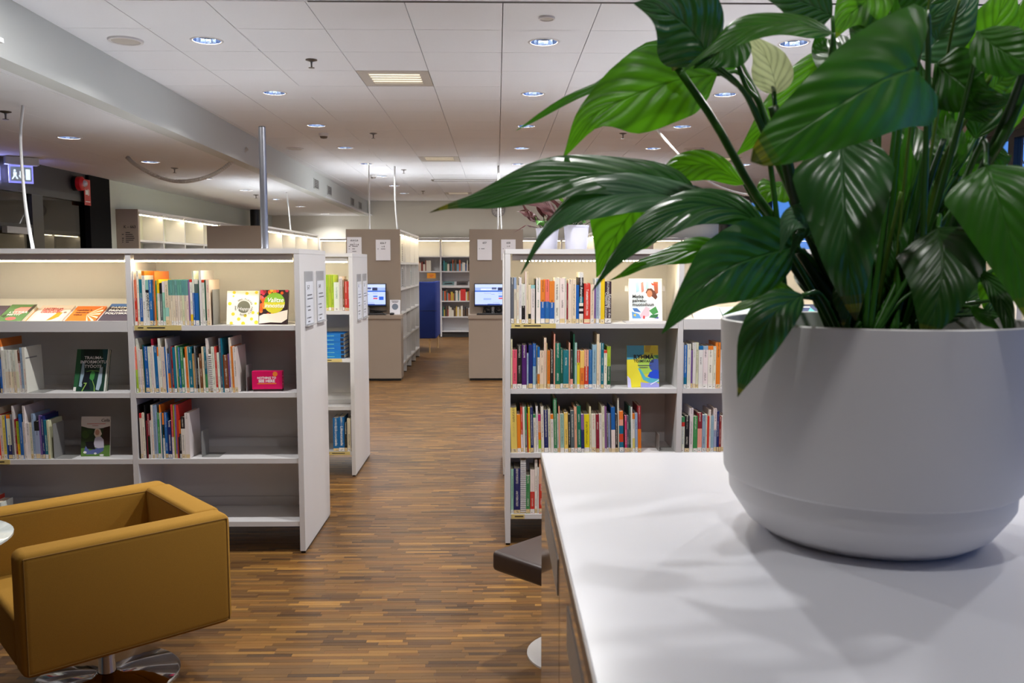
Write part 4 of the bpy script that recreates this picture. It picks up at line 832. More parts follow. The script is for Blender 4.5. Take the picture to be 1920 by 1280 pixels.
LEAVES = [
  ([(0.56,1.16,1.912),(0.499,1.12,1.888),(0.433,1.1,1.851),(0.373,1.1,1.812),(0.327,1.11,1.783)],0.1774,-6,8,'n',1,[(0.56,1.16,1.912),(0.62,1.25,1.984),(0.702,1.4,1.795)],'h',0.0,0.0,1.0),
  ([(0.536,1.34,1.844),(0.52,1.29,1.775),(0.515,1.26,1.703),(0.519,1.25,1.632),(0.53,1.25,1.568)],0.1543,4,10,'g',1,[(0.536,1.34,1.844),(0.578,1.42,1.866),(0.626,1.5,1.713)],'v',0,0.05,1.0),
  ([(0.497,1.42,1.681),(0.43,1.38,1.666),(0.362,1.35,1.643),(0.305,1.34,1.597),(0.262,1.35,1.541)],0.1266,-14,16,'g',0,[(0.497,1.42,1.681),(0.543,1.45,1.647),(0.603,1.5,1.562)],'w',0.0,0.0,1.0),
  ([(0.461,1.28,1.606),(0.405,1.22,1.587),(0.373,1.2,1.548),(0.354,1.2,1.496),(0.343,1.2,1.463)],0.063,6,16,'g',1,[(0.461,1.28,1.606),(0.52,1.36,1.601),(0.605,1.48,1.554)],'c',0.0,0.0,1.0),
  ([(0.343,1.46,1.766),(0.266,1.44,1.793),(0.165,1.42,1.799),(0.059,1.4,1.78),(-0.044,1.39,1.754),(-0.109,1.4,1.735)],0.098,44,16,'g',1,[(0.343,1.46,1.766),(0.426,1.46,1.729),(0.5,1.46,1.688),(0.594,1.5,1.553)],'l',0,0.06,1.0),
  ([(0.412,1.43,1.736),(0.325,1.42,1.758),(0.224,1.4,1.767),(0.14,1.38,1.75),(0.084,1.38,1.709),(0.038,1.38,1.635)],0.0794,36,14,'s',0,[(0.412,1.43,1.736),(0.456,1.44,1.714),(0.509,1.46,1.675),(0.603,1.5,1.553)],'l',0,0.04,1.0),
  ([(0.444,1.4,1.707),(0.387,1.39,1.74),(0.313,1.37,1.742),(0.24,1.34,1.706),(0.185,1.33,1.66),(0.148,1.33,1.609)],0.067,30,16,'g',0,[(0.444,1.4,1.707),(0.487,1.42,1.674),(0.6,1.48,1.554)],'l',0.0,0.0,1.0),
  ([(0.276,1.52,1.78),(0.248,1.52,1.755),(0.22,1.52,1.718),(0.197,1.52,1.675),(0.177,1.52,1.628)],0.133,4,10,'b',0,[(0.267,1.52,1.771),(0.369,1.53,1.751),(0.528,1.54,1.666),(0.643,1.55,1.55)],'c',0.0,0.0,1.0),
  ([(0.453,1.55,1.688),(0.383,1.54,1.681),(0.323,1.53,1.672),(0.254,1.52,1.647),(0.2,1.52,1.623)],0.0497,40,16,'m',1,[(0.453,1.55,1.688),(0.528,1.54,1.666),(0.643,1.55,1.55)],'l',0,0.1,1.0),
  ([(0.436,1.55,2.008),(0.355,1.53,2.009),(0.268,1.52,2.01),(0.193,1.51,1.969),(0.118,1.5,1.931),(0.034,1.5,1.882)],0.0736,34,14,'m',0,[(0.436,1.55,2.008),(0.466,1.52,1.927),(0.531,1.5,1.74),(0.622,1.5,1.553)],'t',0,0.05,1.0),
  ([(0.38,1.5,1.977),(0.305,1.47,1.961),(0.23,1.45,1.933),(0.158,1.44,1.896),(0.11,1.44,1.828)],0.1359,18,10,'b',0,[(0.38,1.5,1.977),(0.431,1.5,1.968),(0.51,1.5,1.805),(0.622,1.5,1.553)],'c',0,0.06,1.0),
  ([(0.342,1.4,1.979),(0.313,1.37,2.006),(0.283,1.35,2.026),(0.246,1.33,2.038),(0.206,1.32,2.042)],0.1266,16,10,'v',0,[(0.342,1.4,1.979),(0.4,1.42,1.938),(0.456,1.45,1.853),(0.632,1.5,1.553)],'c',0.0,0.0,1.0),
  ([(0.54,1.4,2.021),(0.464,1.36,2.025),(0.389,1.33,2.01),(0.327,1.31,1.976),(0.275,1.31,1.935)],0.0615,52,14,'m',0,[(0.54,1.4,2.021),(0.557,1.44,1.93),(0.641,1.5,1.553)],'l',0,0.03,1.0),
  ([(0.399,1.44,2.031),(0.372,1.42,2.004),(0.342,1.4,1.982),(0.316,1.4,1.965)],0.084,30,10,'d',0,None,'c',0.0,0.0,1.0),
  ([(0.468,1.45,1.935),(0.458,1.44,1.964),(0.437,1.43,1.998),(0.392,1.42,2.031)],0.0643,-10,20,'p',0,[(0.464,1.45,1.939),(0.486,1.47,1.829),(0.632,1.5,1.553)],'c',0.0,0.0,1.0),
  ([(0.697,1.22,1.79),(0.689,1.18,1.75),(0.698,1.16,1.691),(0.712,1.15,1.633),(0.73,1.15,1.568)],0.1377,-6,10,'n',1,[(0.697,1.22,1.79),(0.726,1.3,1.817),(0.717,1.48,1.554)],'v',0.0,0.0,1.0),
  ([(0.663,1.28,1.705),(0.65,1.24,1.671),(0.634,1.21,1.625),(0.62,1.2,1.58),(0.61,1.2,1.541)],0.1376,4,8,'k',1,[(0.663,1.28,1.705),(0.695,1.35,1.715),(0.708,1.48,1.554)],'v',0.0,0.0,1.0),
  ([(0.676,1.22,1.976),(0.687,1.19,1.947),(0.712,1.17,1.926),(0.757,1.16,1.919)],0.0673,-10,12,'n',0,[(0.676,1.22,1.976),(0.707,1.3,1.903),(0.718,1.5,1.553)],'c',0.0,0.0,1.0),
  ([(0.666,1.52,2.145),(0.635,1.5,2.103),(0.6,1.49,2.073),(0.572,1.48,2.031)],0.0857,10,12,'b',1,[(0.666,1.52,2.145),(0.672,1.52,1.973),(0.67,1.5,1.553)],'c',0.0,0.0,1.0),
  ([(0.561,1.46,2.065),(0.521,1.45,2.079),(0.473,1.44,2.089),(0.428,1.44,2.094)],0.072,20,12,'v',0,[(0.561,1.46,2.065),(0.577,1.47,1.962),(0.651,1.5,1.553)],'c',0.0,0.0,1.0),
  ([(0.681,1.55,2.1),(0.724,1.54,2.096),(0.766,1.53,2.108),(0.821,1.53,2.14)],0.0842,16,12,'v',0,[(0.681,1.55,2.1),(0.678,1.55,1.933),(0.67,1.5,1.553)],'c',0.0,0.0,1.0),
  ([(0.66,1.42,2.033),(0.68,1.4,2.036),(0.709,1.39,2.052),(0.746,1.39,2.081)],0.0469,24,14,'s',0,[(0.66,1.42,2.033),(0.674,1.44,1.913),(0.679,1.5,1.553)],'c',0.0,0.0,1.0),
  ([(0.727,1.5,2.007),(0.766,1.49,2.043),(0.796,1.48,2.08),(0.821,1.48,2.124)],0.0833,12,12,'s',0,[(0.727,1.5,2.007),(0.723,1.5,1.879),(0.689,1.5,1.553)],'c',0.0,0.0,1.0),
  ([(0.718,1.42,2.016),(0.725,1.41,2.035),(0.744,1.4,2.061),(0.756,1.4,2.082)],0.035,10,12,'s',0,None,'c',0.0,0.0,1.0),
  ([(0.769,1.6,2.053),(0.79,1.6,2.043),(0.807,1.6,2.035)],0.034,0,10,'s',0,None,'c',0.0,0.0,1.0),
  ([(0.626,1.62,2.057),(0.582,1.61,2.006),(0.526,1.6,1.937),(0.478,1.6,1.885),(0.442,1.6,1.851)],0.074,16,14,'b',0,[(0.626,1.62,2.057),(0.651,1.6,1.893),(0.692,1.55,1.55)],'l',0.0,0.0,1.0),
  ([(0.454,1.58,1.798),(0.397,1.57,1.829),(0.346,1.56,1.828),(0.301,1.55,1.81),(0.258,1.55,1.783)],0.0624,30,14,'b',0,[(0.454,1.58,1.798),(0.49,1.58,1.745),(0.558,1.57,1.667),(0.653,1.55,1.55)],'l',0.0,0.0,1.0),
  ([(0.679,1.34,1.96),(0.697,1.31,1.929),(0.716,1.29,1.903),(0.759,1.28,1.894)],0.0968,24,14,'d',0,[(0.679,1.34,1.96),(0.691,1.38,1.86),(0.708,1.5,1.553)],'c',0,0.08,1.0),
  ([(0.72,1.34,1.883),(0.738,1.32,1.887),(0.76,1.31,1.894),(0.796,1.31,1.914)],0.0573,40,16,'d',0,None,'l',0.0,0.0,1.0),
  ([(0.815,1.5,1.961),(0.841,1.49,2.03),(0.86,1.48,2.09),(0.879,1.48,2.151)],0.0795,8,12,'b',0,[(0.815,1.5,1.961),(0.791,1.5,1.833),(0.708,1.5,1.553)],'l',0.0,0.0,1.0),
  ([(0.863,1.52,1.937),(0.878,1.51,1.981),(0.897,1.5,2.051),(0.916,1.5,2.122)],0.09,-4,10,'b',0,[(0.863,1.52,1.937),(0.82,1.5,1.805),(0.718,1.5,1.553)],'c',0.0,0.0,1.0),
  ([(0.829,1.56,1.897),(0.864,1.56,1.982),(0.889,1.56,2.067)],0.0585,8,12,'m',0,[(0.829,1.56,1.897),(0.782,1.55,1.744),(0.708,1.5,1.553)],'l',0.0,0.0,1.0),
  ([(0.798,1.4,1.932),(0.819,1.4,1.949),(0.862,1.4,1.974)],0.0525,30,12,'b',0,None,'c',0.0,0.0,1.0),
  ([(0.514,1.44,1.597),(0.466,1.42,1.607),(0.42,1.4,1.59),(0.37,1.4,1.567)],0.0437,36,14,'b',0,[(0.514,1.44,1.597),(0.581,1.47,1.583),(0.632,1.5,1.548)],'l',0.0,0.0,1.0),
  ([(0.555,1.33,1.648),(0.536,1.3,1.611),(0.529,1.29,1.583),(0.528,1.29,1.555)],0.0387,0,12,'k',1,[(0.555,1.33,1.648),(0.595,1.4,1.665),(0.642,1.48,1.554)],'c',0.0,0.0,1.0),
  ([(0.761,1.34,1.643),(0.767,1.3,1.611),(0.757,1.25,1.569),(0.745,1.22,1.501)],0.0281,10,16,'d',0,[(0.761,1.34,1.643),(0.765,1.4,1.612),(0.718,1.48,1.545)],'l',0.0,0.0,1.0),
  ([(0.74,1.32,1.585),(0.737,1.27,1.569),(0.744,1.24,1.552)],0.0175,10,16,'m',0,[(0.74,1.32,1.585),(0.749,1.4,1.577),(0.718,1.48,1.545)],'l',0.0,0.0,1.0),
  ([(0.894,1.5,1.647),(0.891,1.5,1.619),(0.881,1.5,1.581),(0.871,1.5,1.541)],0.0656,0,10,'b',0,[(0.894,1.5,1.647),(0.857,1.5,1.628),(0.728,1.5,1.543)],'c',0.0,0.0,1.0),
  ([(0.922,1.56,1.812),(0.914,1.56,1.773),(0.897,1.56,1.725),(0.884,1.56,1.676)],0.078,0,12,'m',0,[(0.922,1.56,1.812),(0.856,1.54,1.724),(0.718,1.5,1.543)],'c',0.0,0.0,1.0),
  ([(0.535,1.6,1.805),(0.522,1.59,1.793),(0.494,1.58,1.779),(0.472,1.58,1.743)],0.0652,30,12,'b',1,[(0.535,1.6,1.805),(0.56,1.58,1.726),(0.663,1.55,1.55)],'l',0.0,0.0,1.0),
  ([(0.499,1.36,1.698),(0.475,1.34,1.722),(0.453,1.33,1.709),(0.441,1.33,1.668)],0.0482,30,16,'s',0,[(0.499,1.36,1.698),(0.559,1.42,1.647),(0.651,1.5,1.553)],'c',0.0,0.0,1.0),
  ([(0.542,1.4,1.795),(0.514,1.38,1.75),(0.486,1.36,1.707),(0.463,1.35,1.663)],0.0544,30,16,'s',0,None,'c',0.0,0.0,1.0),
  ([(0.705,1.476,1.592),(0.69,1.476,1.672),(0.712,1.541,1.756),(0.697,1.541,1.838)],0.0771,7.543218246483242,16,'d',0,[(0.705,1.476,1.592),(0.682,1.476,1.571),(0.6,1.45,1.545)],'l',0.0,0.0,1.0),
  ([(0.72,1.451,1.611),(0.719,1.451,1.69),(0.769,1.552,1.776),(0.778,1.552,1.858)],0.0737,29.738690130627766,16,'d',0,[(0.72,1.451,1.611),(0.684,1.451,1.581),(0.645,1.45,1.545)],'l',0.0,0.0,1.0),
  ([(0.687,1.542,1.589),(0.677,1.542,1.663),(0.678,1.599,1.74),(0.674,1.599,1.815)],0.08,8.09163949711131,16,'k',0,[(0.687,1.542,1.589),(0.688,1.542,1.567),(0.689,1.45,1.545)],'l',0.0,0.0,1.0),
  ([(0.785,1.508,1.628),(0.797,1.508,1.697),(0.841,1.597,1.773),(0.862,1.597,1.845)],0.0698,15.493814777209039,16,'m',0,[(0.785,1.508,1.628),(0.729,1.508,1.588),(0.658,1.45,1.545)],'l',0.0,0.0,1.0),
  ([(0.715,1.483,1.647),(0.717,1.483,1.73),(0.709,1.487,1.813),(0.707,1.487,1.895)],0.0595,13.129435443948182,16,'m',0,[(0.715,1.483,1.647),(0.689,1.483,1.598),(0.69,1.45,1.545)],'l',0.0,0.0,1.0),
  ([(0.814,1.529,1.666),(0.805,1.529,1.745),(0.865,1.639,1.836),(0.851,1.639,1.92)],0.0615,-3.3227366369543603,16,'b',0,[(0.814,1.529,1.666),(0.748,1.529,1.606),(0.696,1.45,1.545)],'l',0.0,0.0,1.0),
  ([(0.705,1.547,1.676),(0.707,1.547,1.743),(0.718,1.558,1.811),(0.732,1.558,1.878)],0.0682,27.928808333892178,16,'d',0,[(0.705,1.547,1.676),(0.698,1.547,1.611),(0.641,1.45,1.545)],'l',0.0,0.0,1.0),
  ([(0.767,1.519,1.723),(0.78,1.519,1.792),(0.809,1.555,1.865),(0.825,1.555,1.934)],0.0641,-8.945370673789196,16,'d',0,[(0.767,1.519,1.723),(0.723,1.519,1.635),(0.657,1.45,1.545)],'l',0.0,0.0,1.0),
  ([(0.837,1.514,1.723),(0.831,1.514,1.763),(0.89,1.623,1.815),(0.87,1.623,1.858)],0.0751,21.384033983805338,16,'d',0,[(0.837,1.514,1.723),(0.757,1.514,1.635),(0.702,1.45,1.545)],'l',0.0,0.0,1.0),
  ([(0.646,1.524,1.714),(0.625,1.524,1.811),(0.613,1.543,1.91),(0.576,1.543,2.006)],0.0579,24.281759070734196,16,'d',0,[(0.646,1.524,1.714),(0.663,1.524,1.63),(0.656,1.45,1.545)],'l',0.0,0.0,1.0),
  ([(0.826,1.529,1.808),(0.835,1.529,1.836),(0.849,1.554,1.868),(0.85,1.554,1.896)],0.0583,-12.902552280827688,16,'m',0,[(0.826,1.529,1.808),(0.755,1.529,1.678),(0.6,1.45,1.545)],'l',0.0,0.0,1.0),
  ([(0.872,1.544,1.743),(0.853,1.544,1.759),(0.92,1.663,1.785),(0.9,1.663,1.802)],0.0831,-5.3722903592454685,16,'k',0,[(0.872,1.544,1.743),(0.781,1.544,1.645),(0.609,1.45,1.545)],'l',0.0,0.0,1.0),
  ([(0.609,1.482,1.974),(0.592,1.482,1.998),(0.589,1.575,2.044),(0.577,1.575,2.069)],0.0689,6.871951711908515,16,'d',0,[(0.609,1.482,1.974),(0.635,1.482,1.764),(0.598,1.45,1.545)],'l',0.0,0.0,1.0),
  ([(0.741,1.529,1.561),(0.725,1.529,1.612),(0.727,1.569,1.663),(0.694,1.569,1.715)],0.0686,0.32522241888264247,16,'k',0,[(0.741,1.529,1.561),(0.712,1.529,1.553),(0.703,1.45,1.545)],'l',0.0,0.0,1.0),
  ([(0.644,1.484,1.554),(0.616,1.484,1.591),(0.578,1.493,1.629),(0.559,1.493,1.666)],0.056,-18.156908614294835,16,'k',0,[(0.644,1.484,1.554),(0.653,1.484,1.552),(0.638,1.45,1.545)],'l',0.0,0.0,1.0),
  ([(0.629,1.517,1.561),(0.592,1.517,1.584),(0.585,1.536,1.605),(0.547,1.536,1.628)],0.0442,-11.1701688050345,16,'d',0,[(0.629,1.517,1.561),(0.653,1.517,1.554),(0.699,1.45,1.545)],'l',0.0,0.0,1.0),
  ([(0.84,1.549,1.55),(0.857,1.549,1.592),(0.901,1.594,1.634),(0.919,1.594,1.677)],0.0598,8.633323103263614,16,'k',0,[(0.84,1.549,1.55),(0.766,1.549,1.547),(0.659,1.45,1.545)],'l',0.0,0.0,1.0),
  ([(0.781,1.512,1.552),(0.8,1.512,1.571),(0.845,1.586,1.587),(0.857,1.586,1.607)],0.0595,-4.128506794144037,16,'k',0,[(0.781,1.512,1.552),(0.728,1.512,1.55),(0.672,1.45,1.545)],'l',0.0,0.0,1.0),
  ([(0.847,1.476,1.564),(0.872,1.476,1.573),(0.906,1.512,1.581),(0.924,1.512,1.59)],0.034,2.9058280612117358,16,'d',0,[(0.847,1.476,1.564),(0.753,1.476,1.557),(0.594,1.45,1.545)],'l',0.0,0.0,1.0),
  ([(0.687,1.496,1.544),(0.657,1.496,1.572),(0.673,1.565,1.598),(0.647,1.565,1.627)],0.0685,7.930832117766926,16,'k',0,[(0.687,1.496,1.544),(0.678,1.496,1.546),(0.599,1.45,1.545)],'l',0.0,0.0,1.0),
  ([(0.581,1.519,1.59),(0.566,1.519,1.619),(0.564,1.575,1.647),(0.55,1.575,1.676)],0.0492,12.417014961953939,16,'k',0,[(0.581,1.519,1.59),(0.63,1.519,1.569),(0.674,1.45,1.545)],'l',0.0,0.0,1.0),
  ([(0.846,1.452,1.854),(0.841,1.452,1.836),(0.844,1.46,1.819),(0.826,1.46,1.801)],0.0547,-14.932663308991787,16,'d',0,[(0.846,1.452,1.854),(0.748,1.452,1.704),(0.643,1.45,1.545)],'l',0.0,0.0,1.0),
  ([(0.717,1.515,1.741),(0.724,1.515,1.763),(0.749,1.554,1.788),(0.762,1.554,1.811)],0.0583,-7.850761483382758,16,'m',0,[(0.717,1.515,1.741),(0.697,1.515,1.645),(0.659,1.45,1.545)],'l',0.0,0.0,1.0),
  ([(0.826,1.483,1.867),(0.835,1.483,1.909),(0.849,1.528,1.96),(0.864,1.528,2.003)],0.0611,4.155480124234934,16,'d',0,[(0.826,1.483,1.867),(0.745,1.483,1.71),(0.674,1.45,1.545)],'l',0.0,0.0,1.0),
  ([(0.784,1.484,1.804),(0.783,1.484,1.849),(0.781,1.511,1.899),(0.782,1.511,1.944)],0.0567,-18.756339544923485,16,'m',0,[(0.784,1.484,1.804),(0.724,1.484,1.677),(0.641,1.45,1.545)],'l',0.0,0.0,1.0),
  ([(0.917,1.527,1.892),(0.913,1.527,1.948),(0.918,1.539,2.006),(0.92,1.539,2.061)],0.0577,20.012333493438526,16,'b',0,[(0.917,1.527,1.892),(0.8,1.527,1.721),(0.641,1.45,1.545)],'l',0.0,0.0,1.0),
  ([(0.888,1.544,1.904),(0.894,1.544,1.939),(0.919,1.564,1.977),(0.924,1.564,2.012)],0.0548,23.09389631527732,16,'m',0,[(0.888,1.544,1.904),(0.79,1.544,1.726),(0.643,1.45,1.545)],'l',0.0,0.0,1.0),
  ([(0.747,1.475,1.893),(0.736,1.475,1.931),(0.725,1.489,1.973),(0.721,1.489,2.012)],0.0465,18.406634257527443,16,'d',0,[(0.747,1.475,1.893),(0.703,1.475,1.723),(0.685,1.45,1.545)],'l',0.0,0.0,1.0),
  ([(0.64,1.47,1.989),(0.631,1.47,2.027),(0.63,1.504,2.074),(0.613,1.504,2.113)],0.0564,18.375470468103302,16,'d',0,[(0.64,1.47,1.989),(0.648,1.47,1.773),(0.631,1.45,1.545)],'l',0.0,0.0,1.0),
  ([(0.682,1.464,1.997),(0.682,1.464,2.032),(0.685,1.499,2.077),(0.685,1.499,2.112)],0.0469,-9.21874315998879,16,'m',0,[(0.682,1.464,1.997),(0.668,1.464,1.777),(0.639,1.45,1.545)],'l',0.0,0.0,1.0),
  ([(0.895,1.496,1.591),(0.908,1.496,1.616),(0.93,1.545,1.641),(0.945,1.545,1.666)],0.0579,-29.72029232501126,16,'d',0,[(0.895,1.496,1.591),(0.782,1.496,1.57),(0.697,1.45,1.545)],'l',0.0,0.0,1.0),
  ([(0.891,1.547,1.676),(0.898,1.547,1.711),(0.988,1.665,1.754),(0.985,1.665,1.792)],0.0624,25.64263286468031,16,'k',0,[(0.891,1.547,1.676),(0.791,1.547,1.611),(0.617,1.45,1.545)],'l',0.0,0.0,1.0),
  ([(0.751,1.532,1.809),(0.742,1.532,1.846),(0.777,1.632,1.899),(0.765,1.632,1.938)],0.0612,-12.657489831509718,16,'d',0,[(0.751,1.532,1.809),(0.718,1.532,1.678),(0.63,1.45,1.545)],'l',0.0,0.0,1.0),
]
STEMS = [
  ([(0.293,1.44,1.983),(0.365,1.45,1.888),(0.443,1.46,1.765),(0.513,1.47,1.684),(0.599,1.49,1.554)],0.0072,'g'),
  ([(0.288,1.44,1.981),(0.295,1.44,1.983),(0.3,1.44,1.974)],0.009,'t'),
  ([(0.335,1.41,1.978),(0.407,1.43,1.936),(0.455,1.45,1.861),(0.507,1.46,1.756),(0.622,1.5,1.553)],0.0048,'g'),
  ([(0.386,1.42,1.994),(0.414,1.44,1.943),(0.45,1.45,1.879),(0.469,1.46,1.827)],0.0044,'g'),
  ([(0.46,1.45,1.949),(0.471,1.46,1.907),(0.491,1.47,1.802),(0.632,1.5,1.553)],0.0041,'g'),
  ([(0.434,1.36,1.898),(0.464,1.38,1.818),(0.512,1.42,1.718),(0.651,1.5,1.553)],0.0102,'d'),
  ([(0.646,1.3,2.059),(0.65,1.32,2.002),(0.66,1.36,1.957),(0.677,1.42,1.823),(0.698,1.5,1.553)],0.0024,'y'),
  ([(0.706,1.33,2.053),(0.712,1.36,2.013),(0.727,1.42,1.91),(0.718,1.5,1.553)],0.0025,'y'),
  ([(0.747,1.22,1.932),(0.748,1.26,1.873),(0.754,1.32,1.811),(0.727,1.5,1.553)],0.0069,'d'),
  ([(0.77,1.25,1.917),(0.753,1.28,1.838),(0.758,1.34,1.789),(0.727,1.5,1.553)],0.0078,'g'),
  ([(0.744,1.3,1.935),(0.736,1.34,1.887),(0.722,1.4,1.795),(0.718,1.5,1.553)],0.0041,'y'),
  ([(0.757,1.36,1.774),(0.752,1.4,1.717),(0.727,1.5,1.553)],0.0077,'d'),
  ([(0.754,1.45,1.862),(0.727,1.46,1.756),(0.698,1.5,1.553)],0.0054,'d'),
  ([(0.755,1.42,1.867),(0.737,1.46,1.738),(0.708,1.5,1.553)],0.0044,'g'),
  ([(0.661,1.4,1.769),(0.661,1.44,1.674),(0.67,1.5,1.543)],0.0035,'y'),
  ([(0.72,1.44,1.781),(0.703,1.46,1.675),(0.689,1.5,1.543)],0.0054,'y'),
  ([(0.515,1.45,1.674),(0.581,1.47,1.592),(0.642,1.5,1.543)],0.0109,'d'),
  ([(0.497,1.45,1.656),(0.562,1.47,1.583),(0.632,1.5,1.543)],0.0072,'d'),
  ([(0.559,1.5,1.712),(0.581,1.5,1.628),(0.594,1.5,1.54)],0.0056,'d'),
  ([(0.597,1.5,1.713),(0.613,1.5,1.628),(0.623,1.5,1.54)],0.0056,'d'),
  ([(0.635,1.5,1.713),(0.645,1.5,1.628),(0.651,1.5,1.54)],0.0056,'d'),
  ([(0.66,1.5,1.713),(0.666,1.5,1.628),(0.67,1.5,1.54)],0.0056,'d'),
  ([(0.692,1.5,1.713),(0.692,1.5,1.628),(0.694,1.5,1.54)],0.0056,'d'),
  ([(0.724,1.5,1.713),(0.719,1.5,1.628),(0.718,1.5,1.54)],0.0056,'d'),
  ([(0.756,1.5,1.713),(0.746,1.5,1.628),(0.742,1.5,1.54)],0.0056,'d'),
  ([(0.788,1.5,1.713),(0.772,1.5,1.628),(0.766,1.5,1.54)],0.0056,'d'),
]

# ================================================================== books shown face on
def dbook(w_, h, d, bg, label, loc, tilt=-12, rotz=0, polys=(), side=None, name='display_book', group=None):
    t = thing(name, label, 'book', loc, (R(tilt), 0, R(rotz)), group); hw = w_ / 2
    mb = MB(); s = side or bg
    mb.box(-hw, hw, 0, 0.002, 0, h, bg); mb.box(-hw, hw, d - 0.002, d, 0, h, s); mb.box(-hw, -hw + 0.002, 0.002, d - 0.002, 0, h, s); mb.build('cover', M['print'], t)
    mb = MB(); mb.box(-hw + 0.002, hw - 0.003, 0.002, d - 0.002, 0.002, h - 0.003); mb.build('page_block', M['pages'], t)
    if polys:
        mb = MB()
        for k, (c, pts) in enumerate(polys):
            y = -0.0003 - 0.00003 * k; mb.face([(-hw + min(max(a, 0), 1) * w_, y, min(max(b_, 0), 1) * h) for a, b_ in pts], c)
        mb.build('cover_print', M['print'], t)
    return t
def circ(cx, cy, r, asp=1.0, n=22): return [(cx + r * math.cos(2 * math.pi * i / n), cy + r * asp * math.sin(2 * math.pi * i / n)) for i in range(n)]
def ctext(t, s, size, m, x, z, w_, h, align='CENTER', **k): return text(s, size, M[m], 'cover_title', t, ((x - 0.5) * w_, -0.0022, z * h), (R(90), 0, 0), align=align, **k)
RX = R(90)
# 1 white book with yellow dots
W_, H_ = 0.178, 0.195
dots = [((0.22, 0.95), .05), ((0.62, 0.92), .05), ((0.92, 0.95), .05), ((0.2, 0.84), .03), ((0.09, 0.62), .055), ((0.9, 0.62), .04), ((0.2, 0.31), .055), ((0.82, 0.35), .05), ((0.58, 0.26), .05), ((0.38, 0.16), .055), ((0.78, 0.16), .05), ((0.15, 0.04), .05), ((0.52, 0.03), .06), ((0.93, 0.06), .06), ((0.99, 0.33), .04)]
P = [((226, 206, 60), [(max(0, min(1, a)), max(0, min(1, b_))) for a, b_ in circ(c[0], c[1], r, W_ / H_)]) for c, r in dots] + [((112, 112, 96), circ(0.53, 0.52, 0.2, W_ / H_, 30))]
t = dbook(W_, H_, 0.02, (232, 230, 222), 'white book face out with yellow dots and a grey disc', (-1.450, 4.875, SH[0] + 0.001), -13, 4, P)
ctext(t, 'Happy', 0.026, 'inkw', 0.53, 0.46, W_, H_, shear=0.2)
ring = 'THE · ONE-PLAYER PARTY GAME · '
for i, ch in enumerate(ring):
    if ch == ' ': continue
    a = R(200) - i * 2 * math.pi / len(ring); rr = 0.046
    mm = text(ch, 0.013, M['ink'], 'cover_title', t, ((0.03) * W_ + rr * math.cos(a), -0.0022, 0.52 * H_ + rr * math.sin(a)), (R(90), -(a - R(90)), 0))
    mm.rotation_euler = (Matrix.Rotation(-(a - R(90)), 4, 'Y') @ Matrix.Rotation(R(90), 4, 'X')).to_euler()
# 2 dark book with bokeh and a green disc
W_, H_ = 0.162, 0.20; rp = random.Random(9); P = []
for i in range(44):
    c = rp.choice([(222, 92, 40), (240, 180, 60), (206, 60, 96), (240, 120, 60), (150, 40, 60), (90, 150, 70), (230, 90, 130)]); x, y = rp.random(), rp.random()
    if 0.2 < x < 0.85 and 0.35 < y < 0.85 and rp.random() < 0.6: continue
    P.append((c, [(max(0, min(1, a)), max(0, min(1, b_))) for a, b_ in circ(x, y, rp.uniform(0.03, 0.09), W_ / H_, 14)]))
P += [((236, 226, 214), [(0, 0.02), (0, 0.24), (0.15, 0.30), (0.5, 0.31), (0.8, 0.38), (1, 0.42), (1, 0.16), (0.8, 0.05), (0.4, 0.06)]), ((206, 200, 50), circ(0.52, 0.62, 0.37, W_ / H_, 32)), ((120, 172, 50), [(0.15 + 0.74 * k / 16, 0.64) for k in range(17)] + circ(0.52, 0.62, 0.37, W_ / H_, 32)[1:16])]
t = dbook(W_, H_, 0.016, (46, 30, 34), 'dark book face out with coloured lights and a green disc', (-1.277, 4.875, SH[0] + 0.001), -13, -3, P)
ctext(t, 'Valitse', 0.036, 'inkw', 0.54, 0.70, W_, H_, shear=0.25, bold=0.0006); ctext(t, 'innostus', 0.034, 'inkw', 0.52, 0.54, W_, H_, shear=0.25, bold=0.0006)
# 3 the pink box
t = thing('card_box', 'pink card box lettered NOTHING TO SEE HERE on the left bookcase', 'box', (-1.312, 4.85, SH[1] + 0.001), (0, 0, R(3)))
pk = plain('pink card', (212, 12, 92), 0.4); mb = MB(); mb.box(-0.084, 0.084, 0, 0.05, 0.013, 0.115); mb.build('lid', pk, t)
mb = MB(); mb.box(-0.080, 0.084, 0.003, 0.048, 0, 0.013); mb.build('tray', plain('dark maroon card', (58, 22, 30), 0.5), t)
text('NOTHING TO', 0.0165, M['inkw'], 'lettering', t, (-0.002, -0.0003, 0.077), (RX, 0, 0), bold=0.0006); text('SEE HERE', 0.0225, M['inkw'], 'lettering', t, (-0.002, -0.0003, 0.059), (RX, 0, 0), bold=0.0008)
ob = plain('orange print', (232, 130, 50), 0.45); mb = MB(); mb.box(-0.054, 0.052, -0.0004, 0, 0.042, 0.047); mb.build('underline', ob, t)
mb = MB(); mb.lathe([(0.014, 0.0), (0.014, 0.0006)], n=18, mat=Matrix.Translation((0.046, 0, 0.099)) @ Matrix.Rotation(R(90), 4, 'X'), cap0=True, cap1=True); mb.build('badge', ob, t)
mb = MB(); rr = random.Random(2)
for i in range(9): z = 0.03 + i * 0.009; mb.box(0.083, 0.0843, 0.008 + rr.uniform(0, .01), 0.03, z, z + 0.004, rr.choice([(230, 140, 60), (240, 220, 210), (60, 20, 50)]))
mb.build('side_print', M['print'], t)
